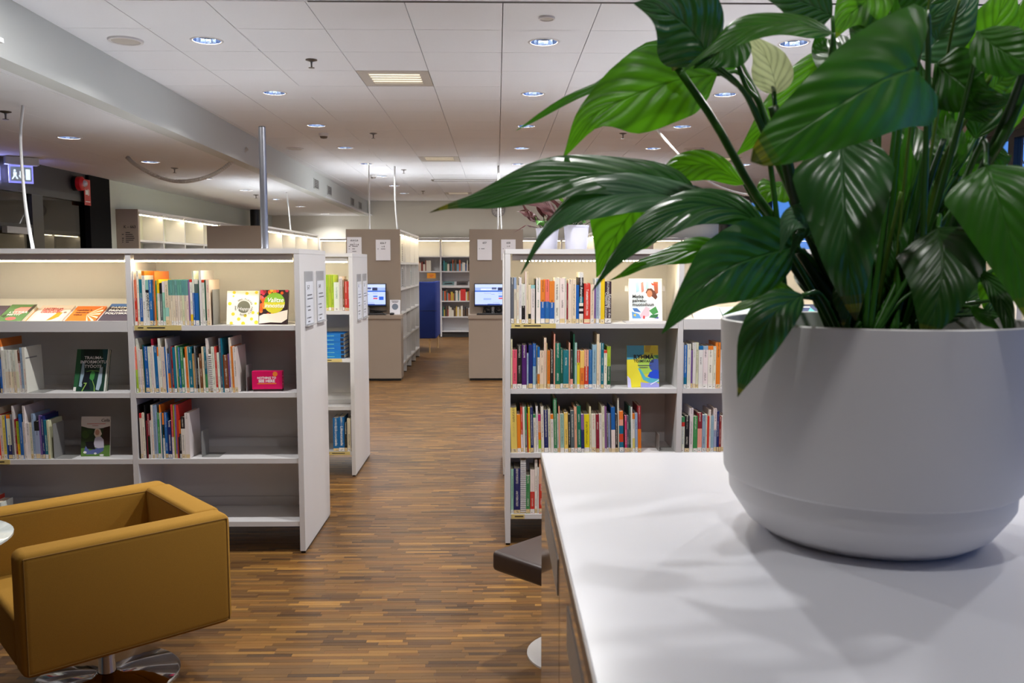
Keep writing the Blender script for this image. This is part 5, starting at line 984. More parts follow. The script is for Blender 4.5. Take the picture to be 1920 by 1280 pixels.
# 4 green book TRAUMA-INFORMOITU TYOOTE
W_, H_ = 0.186, 0.245
P = [((40, 92, 58), [(0, 0), (0, 1), (0.12, 1), (0.16, 0.5), (0.1, 0)]), ((20, 40, 34), [(0.2, 1), (0.7, 1), (0.62, 0.5), (0.3, 0.5)]), ((150, 176, 190), [(0.2, 0.7), (0.26, 0.72), (0.3, 0.3), (0.24, 0.1), (0.16, 0.12)]), ((170, 190, 205), [(0.75, 0.55), (0.84, 0.58), (0.84, 0.2), (0.78, 0.02), (0.68, 0.04)]), ((24, 80, 84), [(0.78, 1), (1, 1), (1, 0.5), (0.86, 0.6)]), ((18, 26, 36), [(0.3, 0.46), (0.5, 0.46), (0.46, 0.2), (0.52, 0.04), (0.3, 0.04), (0.24, 0.2)]), ((70, 150, 76), [(0.52, 0.5), (0.62, 0.44), (0.60, 0.3), (0.56, 0.24), (0.46, 0.3), (0.48, 0.42)]), ((150, 190, 90), [(0.55, 0.25), (0.57, 0.25), (0.64, 0.12), (0.66, 0), (0.63, 0), (0.62, 0.12)]), ((150, 190, 90), [(0.25, 0), (0.28, 0), (0.40, 0.2), (0.30, 0.2), (0.30, 0.18), (0.36, 0.18)]), ((120, 170, 80), [(0.35, 0.47), (0.5, 0.5), (0.75, 0.48), (0.75, 0.465), (0.5, 0.485), (0.35, 0.455)]), ((228, 226, 222), [(0, 0), (0.08, 0), (0.08, 0.1), (0, 0.1)]), ((215, 218, 210), [(0.93, 0), (0.99, 0), (0.99, 1), (0.95, 1)])]
t = dbook(W_, H_, 0.022, (22, 58, 46), 'green forest book face out lettered TRAUMA-INFORMOITU TYÖOTE', (-2.328, 4.87, SH[1] + 0.001), -17, 0, P)
for s, z in (('TRAUMA-', 0.79), ('INFORMOITU', 0.69), ('TYÖOTE', 0.585)): ctext(t, s, 0.0245, 'inkw', 0.54, z, W_, H_, bold=0.0004)
# 5 booklet with a seated woman
W_, H_ = 0.165, 0.228
P = [((44, 58, 30), [(0, 0), (1, 0), (1, 0.76), (0.75, 0.71), (0.5, 0.69), (0.25, 0.71), (0, 0.76)]), ((54, 34, 28), [(0.7, 0.3), (1, 0.3), (1, 0.76), (0.78, 0.72)]), ((60, 84, 34), circ(0.15, 0.55, 0.13, 0.8)), ((50, 74, 34), circ(0.3, 0.62, 0.1, 0.6)), ((92, 130, 58), [(0, 0), (1, 0), (1, 0.28), (0.8, 0.26), (0, 0.2)]), ((92, 104, 160), [(0.1, 0.12), (0.2, 0.05), (0.6, 0.06), (0.78, 0.14), (0.78, 0.28), (0.6, 0.22), (0.3, 0.14), (0.16, 0.26)]), ((196, 192, 208), [(0.42, 0.24), (0.48, 0.46), (0.56, 0.5), (0.68, 0.5), (0.78, 0.42), (0.8, 0.22), (0.6, 0.2)]), ((222, 206, 186), [(0.44, 0.56), (0.48, 0.68), (0.56, 0.705), (0.66, 0.68), (0.72, 0.56), (0.66, 0.50), (0.5, 0.48)]), ((196, 146, 120), circ(0.56, 0.6, 0.075, 0.95, 16)), ((28, 24, 28), [(0.14, 0.36), (0.42, 0.38), (0.5, 0.17), (0.22, 0.19)]), ((235, 235, 235), circ(0.14, 0.1, 0.06, 0.5, 10)), ((235, 235, 235), circ(0.5, 0.07, 0.05, 0.5, 10)), ((240, 238, 235), circ(0.72, 0.03, 0.08, 0.3, 10)), ((200, 90, 70), [(0.2, 0.81), (0.84, 0.81), (0.84, 0.822), (0.2, 0.822)]), ((190, 100, 90), [(0.38, 0.765), (0.6, 0.765), (0.6, 0.777), (0.38, 0.777)])]
t = dbook(W_, H_, 0.008, (222, 216, 212), 'booklet face out picturing a seated woman with a laptop on grass', (-2.316, 4.88, SH[2] + 0.001), -7, 0, P)
ctext(t, 'Cella', 0.024, 'ink', 0.83, 0.905, W_, H_, shear=0.3)
# 6 Matka palvelumuotoiluun on a white stand
W_, H_ = 0.196, 0.25
P = [((214, 226, 232), [(0.08, 0.05), (0.88, 0.05), (0.88, 0.92), (0.1, 0.92)]), ((140, 176, 196), [(0.2, 0.9), (0.3, 0.92), (0.32, 0.7), (0.22, 0.66)]), ((196, 120, 110), [(0.36, 0.9), (0.44, 0.92), (0.46, 0.7), (0.38, 0.66)]), ((150, 190, 190), [(0.5, 0.92), (0.6, 0.92), (0.6, 0.74), (0.5, 0.74)]), ((150, 84, 60), [(0.74, 0.92), (0.88, 0.92), (0.88, 0.66), (0.78, 0.6)]), ((214, 70, 50), [(0.66, 0.90), (0.84, 0.86), (0.84, 0.82), (0.7, 0.84)]), ((222, 226, 232), [(0.42, 0.05), (0.8, 0.05), (0.88, 0.35), (0.8, 0.52), (0.6, 0.48), (0.46, 0.4)]), ((96, 56, 42), [(0.50, 0.66), (0.56, 0.76), (0.68, 0.77), (0.8, 0.68), (0.86, 0.56), (0.8, 0.5), (0.72, 0.56)]), ((178, 122, 94), circ(0.62, 0.64, 0.085, 1.0, 16)), ((236, 186, 200), [(0.3, 0.1), (0.5, 0.34), (0.62, 0.3), (0.6, 0.12), (0.4, 0.06)]), ((66, 112, 180), [(0.1, 0.3), (0.24, 0.3), (0.36, 0.2), (0.16, 0.22)]), ((90, 150, 210), [(0.08, 0.22), (0.3, 0.16), (0.36, 0.06), (0.1, 0.06)]), ((226, 190, 60), [(0.12, 0.14), (0.2, 0.17), (0.2, 0.1)]), ((70, 140, 76), [(0.6, 0.24), (0.8, 0.34), (0.88, 0.2), (0.72, 0.14)]), ((50, 110, 66), [(0.66, 0.14), (0.88, 0.16), (0.84, 0.06), (0.6, 0.08)]), ((200, 60, 60), [(0.42, 0.12), (0.47, 0.12), (0.47, 0.05), (0.42, 0.05)]), ((90, 90, 170), [(0.76, 0.06), (0.88, 0.1), (0.88, 0.05)])]
t = dbook(W_, H_, 0.016, (236, 232, 226), 'white book face out lettered Matka palvelumuotoiluun on a white stand', (0.872, 4.98, SH[0] + 0.012), -9, 0, P)
for s, z in (('Matka', 0.575), ('palvelu-', 0.48), ('muotoiluun', 0.385)): ctext(t, s, 0.0275, 'ink', 0.10, z, W_, H_, align='LEFT', bold=0.0004)
t = thing('book_stand', 'white display stand behind the palvelumuotoiluun book', 'stand', (0.872, 5.00, SH[0] + 0.001), (0, 0, 0))
mb = MB(); mb.box(-0.12, 0.12, -0.04, 0.10, 0, 0.005); mb.box(-0.12, 0.12, -0.04, -0.034, 0.005, 0.012); mb.build('foot', M['white'], t); q = Matrix.Rotation(R(-9), 4, 'X'); mb = MB(); mb.box(-0.02, 0.02, 0.002, 0.006, 0.0, 0.2, mat=q); mb.build('upright', M['white'], t); mb = MB(); mb.box(-0.118, 0.118, 0.000, 0.004, 0.185, 0.218, mat=q); mb.build('crossbar', M['white'], t)
# 7 RYHMA TOIMIVAKSI
W_, H_ = 0.188, 0.248
P = [((70, 150, 176), [(0, 0.66), (0, 1), (0.55, 1), (0.55, 0.8), (0.3, 0.68)]), ((206, 186, 40), [(0.55, 1), (1, 1), (1, 0.78), (0.55, 0.84)]), ((180, 150, 40), [(0.6, 1), (0.78, 1), (0.72, 0.84), (0.58, 0.84)]), ((60, 130, 80), [(0.84, 0.76), (1, 0.77), (1, 0.68), (0.84, 0.69)]), ((160, 196, 80), [(0.4, 0.66), (0.84, 0.76), (1, 0.66), (1, 0.4), (0.5, 0.3), (0.3, 0.45)]), ((222, 210, 50), [(0, 0.66), (0.3, 0.64), (0.44, 0.3), (0.42, 0.02), (0.1, 0.0), (0, 0.28)]), ((60, 80, 150), circ(0.92, 0.52, 0.22, 0.725)), ((30, 70, 200), [(0.64, 0.26), (0.72, 0.36), (0.88, 0.42), (1, 0.40), (1, 0.2), (0.8, 0.2)]), ((80, 170, 190), [(0.34, 0.46), (0.42, 0.44), (0.58, 0.24), (1, 0.19), (1, 0.12), (0.72, 0.1), (0.5, 0.18)]), ((150, 150, 214), [(0.42, 0.12), (0.62, 0.1), (0.9, 0.12), (1, 0.08), (1, 0), (0.42, 0)]), ((200, 196, 236), [(0, 0.28), (0.1, 0.2), (0.12, 0), (0, 0)]), ((236, 240, 246), [(0.72, 0.07), (1, 0.18), (1, 0.165), (0.74, 0.06)])]
t = dbook(W_, H_, 0.014, (206, 196, 60), 'yellow and blue book face out lettered RYHMÄ TOIMIVAKSI', (0.862, 4.975, SH[1] + 0.001), -11, 2, P)
ctext(t, 'RYHMÄ', 0.036, 'ink', 0.53, 0.72, W_, H_, bold=0.0009); ctext(t, 'TOIMIVAKSI', 0.0225, 'ink', 0.53, 0.625, W_, H_, bold=0.0003)
lines(t, 0, -0.002, 0.53 * H_, I4, [[(-0.03, 0.05)], [(-0.02, 0.03)]], 0.003, 0.012, M['inkg'])
# 8 books lying on the sloped display boards
def sloped(x, yf, w_, h, d, bg, label, polys, texts, side=None, rotz=0):
    a = R(25); off = d + 0.0015; up = 0.006
    loc = (x, yf + 0.016 - off * math.sin(a) + up * math.cos(a), SH[0] + off * math.cos(a) + up * math.sin(a))
    t = dbook(w_, h, d, bg, label, loc, -65, rotz, polys, side)
    for s, size, m, xx, zz in texts: ctext(t, s, size, m, xx, zz, w_, h, align='LEFT', bold=0.0005)
    return t
sloped(-2.90, A_Y, 0.15, 0.21, 0.012, (96, 84, 104), 'purple grey book lying on the sloped display shelf, outermost', [((190, 190, 200), [(0.1, 0.6), (0.8, 0.6), (0.8, 0.66), (0.1, 0.66)])], [])
sloped(-2.735, A_Y, 0.143, 0.20, 0.024, (92, 134, 84), 'green book with a pink heart lying on the sloped display shelf', [((60, 80, 50), [(0.0, 0.3), (0.3, 0.5), (0.2, 0.2)]), ((206, 140, 130), [(0.3, 0.7), (0.45, 0.84), (0.9, 0.84), (0.95, 0.6), (0.7, 0.4), (0.4, 0.45)]), ((220, 110, 110), circ(0.5, 0.15, 0.2, 0.5)), ((64, 54, 50), [(0.86, 0.6), (1, 0.5), (1, 1), (0.9, 1)])], [('LYTTÄÄ', 0.028, 'inkw', 0.22, 0.5), ('METIT', 0.028, 'inkw', 0.22, 0.36)], side=(224, 160, 80))
sloped(-2.55, A_Y, 0.188, 0.22, 0.008, (214, 200, 194), 'pale book with red title and orange figure on the sloped display shelf', [((226, 216, 210), [(0.05, 0.02), (0.9, 0.02), (0.9, 0.6), (0.05, 0.6)]), ((236, 150, 40), [(0.52, 0.16), (0.6, 0.40), (0.66, 0.62), (0.82, 0.6), (0.80, 0.36), (0.66, 0.2)]), ((120, 90, 70), circ(0.88, 0.6, 0.05, 0.8)), ((140, 140, 170), [(0.56, 0.08), (0.7, 0.14), (0.7, 0.05)])], [('LASTEN JA', 0.024, 'inkr', 0.14, 0.80), ('NUORTEN', 0.024, 'inkr', 0.14, 0.70), ('OIKEUDET', 0.024, 'inkr', 0.14, 0.60)])
P = [((232, 118, 40), [(0, 0), (1, 0), (1, 1), (0, 1)])] + [((240, 222, 200), [(0.55, 0.5), (0.62 + 0.42 * math.cos(a), 0.5 + 0.55 * math.sin(a)), (0.62 + 0.42 * math.cos(a + 0.16), 0.5 + 0.55 * math.sin(a + 0.16))]) for a in (-1.2, -0.8, -0.4, 0.0, 0.4, 0.8)]
sloped(-2.352, A_Y, 0.168, 0.205, 0.01, (232, 118, 40), 'orange book with white rays lying on the sloped display shelf', P, [('Laadukas ja', 0.019, 'ink', 0.12, 0.74), ('vaikuttava', 0.019, 'ink', 0.12, 0.61), ('ohjaus', 0.019, 'ink', 0.12, 0.48)])
sloped(-2.166, A_Y, 0.172, 0.235, 0.01, (64, 58, 78), 'dark blue book lettered POLITIIKKA on the sloped display shelf', [((60, 110, 190), [(0, 0.84), (0, 1), (1, 1), (1, 0.84)])], [('PAREM', 0.031, 'inkw', 0.1, 0.78), ('PAINDE', 0.031, 'inkw', 0.1, 0.63), ('POLITIIKKA', 0.028, 'inkw', 0.06, 0.48)])
sloped(1.24, C_Y, 0.17, 0.20, 0.008, (232, 226, 216), 'cream leaflet on the sloped shelf near the plant leaves', [], []); sloped(1.425, C_Y, 0.185, 0.18, 0.008, (176, 200, 214), 'pale blue leaflet with tiny figure on the sloped shelf', [((214, 226, 236), [(0, 0), (1, 0), (1, 0.4), (0, 0.4)]), ((226, 190, 140), [(0.5, 0.3), (0.7, 0.4), (0.66, 0.2), (0.5, 0.15)])], [])
sloped(1.63, C_Y, 0.16, 0.20, 0.008, (236, 230, 220), 'cream leaflet half hidden beside the pale blue leaflet', [], []); sloped(1.83, C_Y, 0.17, 0.21, 0.01, (60, 70, 110), 'dark leaflet with coloured figures on the sloped shelf', [((200, 120, 80), [(0.1, 0.1), (0.5, 0.2), (0.3, 0.5)]), ((90, 170, 180), [(0.5, 0.4), (0.9, 0.5), (0.8, 0.8)]), ((230, 230, 235), [(0.1, 0.8), (0.8, 0.8), (0.8, 0.86), (0.1, 0.86)])], [])
# far shelves: too small to pick apart, one object of many
rf = random.Random(21); mb = MB()
FC = [(214, 206, 190), (40, 70, 120), (60, 110, 90), (200, 90, 50), (190, 160, 60), (36, 36, 40), (150, 60, 60), (220, 214, 200), (110, 150, 170), (90, 70, 54), (50, 120, 130)]
def far_row(x0, x1, z, hmin=0.16, hmax=0.28, y=19.62, cols=FC):
    x = x0
    while x < x1: w_ = rf.uniform(0.02, 0.055); mb.box(x, x + w_ - 0.002, y, y + 0.18, z + 0.001, z + rf.uniform(hmin, hmax), rf.choice(cols)); x += w_
OR = [(222, 120, 50), (120, 50, 40), (214, 140, 80), (214, 206, 190)]
far_row(-1.80, -1.52, 1.51, cols=OR); far_row(-1.27, -0.45, 1.51); far_row(-1.27, -0.50, 0.82); far_row(-1.27, -0.68, 0.46); far_row(-0.66, -0.45, 0.46, 0.2, 0.22, cols=[(206, 206, 206)])
for q in (-2.3, 0.5, 1.4, 2.6, 3.4): far_row(q, q + 0.5, 1.51); far_row(q, q + 0.4, 0.82)
mb.box(-0.84, -0.72, 19.618, 19.75, 0.821, 1.10, (206, 50, 46)); mb.build('distant_books', M['label'], kind='stuff'); bpy.data.objects['distant_books']['label'] = 'rows of small coloured books on the back wall shelves'
for i, (x, c) in enumerate(((-1.12, (120, 150, 150)), (-0.80, (96, 88, 86)), (-0.47, (120, 84, 50)))):
    dbook(0.26, 0.22, 0.01, c, ('pale teal', 'grey', 'brown')[i] + ' magazine on the sloped back wall display', (x, 19.612, 1.182), -65, 0, [((40, 40, 44), [(0.1, 0.3), (0.9, 0.4), (0.8, 0.7), (0.2, 0.6)])], name='magazine')
t = thing('hanging_label', 'small orange label card hanging under a back wall shelf', 'label', (-1.50, 19.59, 1.41)); mb = MB(); mb.rbox(-0.10, 0.10, 0, 0.006, -0.06, 0.06, r=0.002, seg=1); mb.build('card', plain('orange card', (226, 150, 40), 0.5), t); lines(t, 0, -0.0005, 0.02, I4, [[(-0.05, 0.05)], [(-0.04, 0.03)]], 0.014, 0.03, M['inkr'])
# a few boxes and papers on the tall bookcase by the aisle
mb = None
for i, (yy, z, h, c, lab) in enumerate(((12.95, 1.70, 0.28, (222, 222, 220), 'white ring binder on the aisle side of the tall bookcase, upper shelf'), (12.95, 1.32, 0.30, (216, 218, 220), 'white ring binder on the aisle side of the tall bookcase, second shelf'), (14.2, 1.32, 0.24, (150, 186, 200), 'pale blue brochure box on the tall bookcase'))):
    t = thing('ring_binder' if i < 2 else 'brochure_box', lab, 'binder' if i < 2 else 'box', (-1.43, yy, z + 0.001)); mb = MB(); mb.box(-0.2, 0, -0.03, 0.03, 0, h, c); mb.build('body', M['label'], t); mb = MB()
    k = 0.02
    while k < h - 0.02: mb.box(0.0, 0.006, -0.025, 0.025, k, k + 0.012); k += 0.026
    mb.build('label_strip' if i == 2 else 'ring_spine', M['ink'] if i < 2 else M['inkg'], t)

# ================================================================== furniture
# steel pole, hose, cables
t = thing('steel_pole', 'grey steel pole standing on the low bookcase', 'pole', (-1.39, 5.17, ZT)); mb = MB(); mb.lathe([(0.0215, 0.006), (0.0215, 0.72)], n=20, cap1=False); mb.build('tube', M['steel'], t, smooth=40); mb = MB(); mb.lathe([(0.035, 0), (0.035, 0.006), (0.0215, 0.008)], n=20, cap0=True); mb.build('foot_plate', M['steel'], t, smooth=40); mb = MB(); mb.lathe([(0.0215, 0.72), (0.019, 0.725), (0.001, 0.725)], n=20); mb.build('end_cap', M['black2'], t)
corrugated('corrugated_hose', 'grey corrugated hose sagging from the lower ceiling to the bulkhead', [(-3.89, 9.18, LZ - 0.005), (-3.80, 9.19, 2.70), (-3.57, 9.24, 2.575), (-3.32, 9.32, 2.545), (-3.05, 9.5, 2.66), (soff(9.7) + 0.02, 9.7, 2.945)], 0.023)
corrugated('corrugated_hose', 'white corrugated hose sagging from the ceiling behind the big leaves', [(1.687, 9.25, CZ - 0.005), (1.85, 9.45, 3.0), (2.256, 9.9, 2.742), (2.582, 10.2, 2.60), (3.024, 10.4, 2.50), (3.6, 10.6, 2.50)], 0.018, 'cable')
cable('hanging_cable', 'white cable hanging over the left end of the long bookcase', [(-3.40, 6.31, LZ), (-3.26, 6.0, 2.5), (-2.98, 5.5, 2.05), (-2.783, 5.2, ZT)], 0.010)
mbx = bpy.data.objects
cable('hanging_cable', 'thin white rod cable from the ceiling to the small sign counter bookcase', [(-1.86, 12.6, CZ), (-1.86, 12.6, 2.17)], 0.011)
cable('hanging_cable', 'white cable leaning down to the bookcase end beside the blue seat', [(-1.53, 13.0, CZ), (-1.5, 12.75, 2.6), (-1.455, 12.6, 2.17)], 0.012)
cable('hanging_cable', 'thin white rod cable hanging over the aisle side of the monitor', [(0.015, 12.9, CZ), (0.015, 12.6, 2.17)], 0.010)
cable('hanging_cable', 'looser white cable beside the thin rod over the monitor', [(0.03, 12.9, CZ), (0.05, 12.8, 2.55), (0.07, 12.65, 2.17)], 0.008)
cable('hanging_cable', 'white cable dropping to the bookcase behind the steel pole', [(-3.3, 13.6, LZ), (-3.22, 13.4, 2.5), (-3.15, 13.2, 2.165)], 0.010)
cable('hanging_cable', 'thin white cable dropping to the bookcase behind the leaves', [(1.48, 12.7, CZ), (1.48, 12.65, 2.165)], 0.009)
# blue high-backed seat
t = thing('high_backed_seat', 'royal blue high backed seat on thin pale legs in the aisle', 'seat', (-1.215, 16.1, 0)); bl = plain('royal blue wool', (18, 44, 120), 0.85, noise=0.15, nscale=150, bump=0.15, bscale=400)
mb = MB(); mb.rbox(-0.72, 0.06, -0.02, 0.06, 0.27, 1.34, r=0.02); mb.build('near_side_panel', bl, t, smooth=40); mb = MB(); mb.rbox(-0.02, 0.07, 0.06, 1.1, 0.27, 1.34, r=0.02); mb.build('back_panel', bl, t, smooth=40); mb = MB(); mb.rbox(-0.72, -0.02, 0.06, 1.1, 0.27, 0.46, r=0.02); mb.build('seat_cushion', bl, t, smooth=40); mb = MB(); mb.box(-0.724, 0.074, -0.023, -0.019, 0.79, 0.797); mb.build('seam', M['black2'], t)
for (x, y) in ((-0.06, 0.02), (0.03, 0.95), (-0.66, 0.02), (-0.66, 0.95)): mb = MB(); mb.lathe([(0.014, 0), (0.02, 0.28)], x, y, n=10, cap0=True); mb.build('leg', plain('pale oak', (206, 176, 130), 0.5), t) if (x, y) == (-0.06, 0.02) else mb.build('leg', bpy.data.materials['pale oak'], t)
# mustard armchair
t = thing('armchair', 'mustard yellow box armchair on a round chrome foot', 'armchair', (-1.568, 3.325, 0), (0, 0, R(-138.8)))
mu = plain('mustard wool', (156, 116, 44), 0.9, spec=0.2, noise=0.16, nscale=330, bump=0.35, bscale=900); mud = plain('mustard piping', (120, 86, 24), 0.9)
L2 = 0.372
mb = MB(); mb.rbox(-L2, L2, 0.25, L2, 0.242, 0.682, r=0.032, seg=4); mb.build('armrest', mu, t, smooth=40)
mb = MB(); mb.rbox(-L2, L2, -L2, -0.25, 0.242, 0.682, r=0.032, seg=4); mb.build('armrest', mu, t, smooth=40)
mb = MB(); mb.rbox(-L2, -0.262, -0.265, 0.265, 0.242, 0.682, r=0.018, seg=4); mb.build('backrest', mu, t, smooth=40)
mb = MB(); mb.rbox(-0.268, L2 - 0.005, -0.252, 0.252, 0.242, 0.43, r=0.022, seg=4); mb.build('seat', mu, t, smooth=40)
def rectpipe(y, name='piping'):
    m_ = 0.018; mb = MB(); p = [(-L2 + m_, y, 0.242 + m_), (L2 - m_, y, 0.242 + m_), (L2 - m_, y, 0.682 - m_), (-L2 + m_, y, 0.682 - m_), (-L2 + m_, y, 0.242 + m_)]
    for a, b_ in zip(p, p[1:]): mb.tube([a, b_], 0.0028, 6)
    mb.build(name, mud, t)
rectpipe(L2 - 0.0035); rectpipe(0.2535); rectpipe(-0.2535); rectpipe(-L2 + 0.0035)
mb = MB(); mb.tube([(-0.264, -0.252, 0.668), (-0.264, 0.252, 0.668)], 0.0028, 6); mb.build('piping', mud, t)
mb = MB(); mb.box(-L2 - 0.003, -L2 + 0.002, 0.305, 0.327, 0.315, 0.35); mb.build('maker_tag', M['black2'], t)
mb = MB(); mb.lathe([(0.034, 0.02), (0.030, 0.10), (0.030, 0.252), (0.10, 0.256), (0.10, 0.262)], n=24); mb.build('column', M['chrome'], t, smooth=40)
mb = MB(); mb.lathe([(0.275, 0), (0.275, 0.006), (0.265, 0.012), (0.06, 0.018), (0.036, 0.028)], n=48, cap0=True); mb.build('foot_disc', M['chrome'], t, smooth=40)
# round side table at the edge of the picture
t = thing('side_table', 'round glass topped side table in front of the mustard armchair', 'table', (-1.965, 2.84, 0)); tg = plain('back painted glass', (206, 214, 212), 0.05, coat=0.5)
mb = MB(); mb.lathe([(0.285, 0.708), (0.29, 0.711), (0.29, 0.718), (0.285, 0.72)], n=48, cap0=True, cap1=True); mb.build('tabletop', tg, t, smooth=40); mb = MB(); mb.lathe([(0.025, 0.012), (0.025, 0.70), (0.08, 0.704), (0.08, 0.708)], n=20); mb.build('column', M['chrome'], t, smooth=40); mb = MB(); mb.lathe([(0.22, 0), (0.22, 0.008), (0.03, 0.014)], n=40, cap0=True); mb.build('foot_disc', M['chrome'], t, smooth=40)
# brown leather stool
t = thing('leather_stool', 'square dark brown leather stool on a white disc foot', 'stool', (0.33, 3.50, 0), (0, 0, R(45)))
le = plain('brown leather', (62, 50, 48), 0.38, noise=0.08, nscale=60, bump=0.12, bscale=350)
mb = MB(); mb.rbox(-0.252, 0.252, -0.252, 0.252, 0.368, 0.455, r=0.02, seg=4); mb.build('seat', le, t, smooth=40); mb = MB(); mb.lathe([(0.025, 0.012), (0.025, 0.36), (0.10, 0.366), (0.10, 0.37)], n=20); mb.build('column', M['white'], t, smooth=40); mb = MB(); mb.lathe([(0.205, 0), (0.205, 0.008), (0.19, 0.013), (0.03, 0.016)], n=40, cap0=True); mb.build('foot_disc', M['white'], t, smooth=40)
# the white topped cabinet in front
t = thing('storage_cabinet', 'white topped taupe cabinet carrying the large white planter', 'cabinet', (0, 0, 0))
gl = plain('glossy taupe front', (150, 128, 108), 0.10, coat=0.6); bw = plain('white worktop', (226, 228, 236), 0.28, noise=0.01, nscale=5)
M['handle'] = plain('pale grey handle plate', (190, 190, 188), 0.4)
CX0, CX1, CY0, CY1 = 0.107, 1.14, 0.34, 2.04
mb = MB(); mb.box(CX0 + 0.02, CX1 - 0.02, CY0 + 0.01, CY1 - 0.004, 0.06, 1.166); mb.build('carcass', M['tan'], t); mb = MB(); mb.box(CX0 + 0.06, CX1 - 0.05, CY0 + 0.05, CY1 - 0.05, 0.0, 0.06); mb.build('plinth', M['black2'], t)
mb = MB(); mb.rbox(CX0, CX1, CY0, CY1, 1.170, 1.196, r=0.002, seg=2); mb.build('worktop', bw, t); mb = MB(); mb.box(CX0 - 0.002, CX0 + 0.001, CY0, CY1, 1.170, 1.1945); mb.build('edge_band', M['tan'], t)
for (a, b_) in ((1.447, 2.036), (0.90, 1.440), (0.345, 0.893)):
    mb = MB(); mb.box(CX0 + 0.001, CX0 + 0.02, a, b_, 0.065, 1.163); d = mb.build('door', gl, t)
    mb = MB(); mb.box(CX0 - 0.0005, CX0 + 0.002, a + 0.03, b_ - 0.17, 1.062, 1.128); mb.build('handle', M['handle'], d)
# planter
t = thing('planter', 'large round white planter standing on the white cabinet', 'planter', (0.633, 1.43, 1.1965)); pw = plain('matt white plastic', (224, 222, 222), 0.5, noise=0.01, nscale=4)
mb = MB(); mb.lathe([(0.150, 0), (0.172, 0.004), (0.198, 0.022), (0.222, 0.058), (0.2275, 0.068), (0.2285, 0.094), (0.2350, 0.098), (0.2375, 0.104), (0.2475, 0.355), (0.2475, 0.361), (0.244, 0.363), (0.240, 0.361), (0.236, 0.31)], n=96, cap0=True); mb.build('pot', pw, t, smooth=30)
mb = MB(); mb.lathe([(0.2365, 0.322), (0.12, 0.328), (0.001, 0.332)], n=32); mb.build('soil', plain('potting soil', (34, 26, 20), 0.95, noise=0.4, nscale=80, bump=0.8, bscale=120), t, smooth=True)
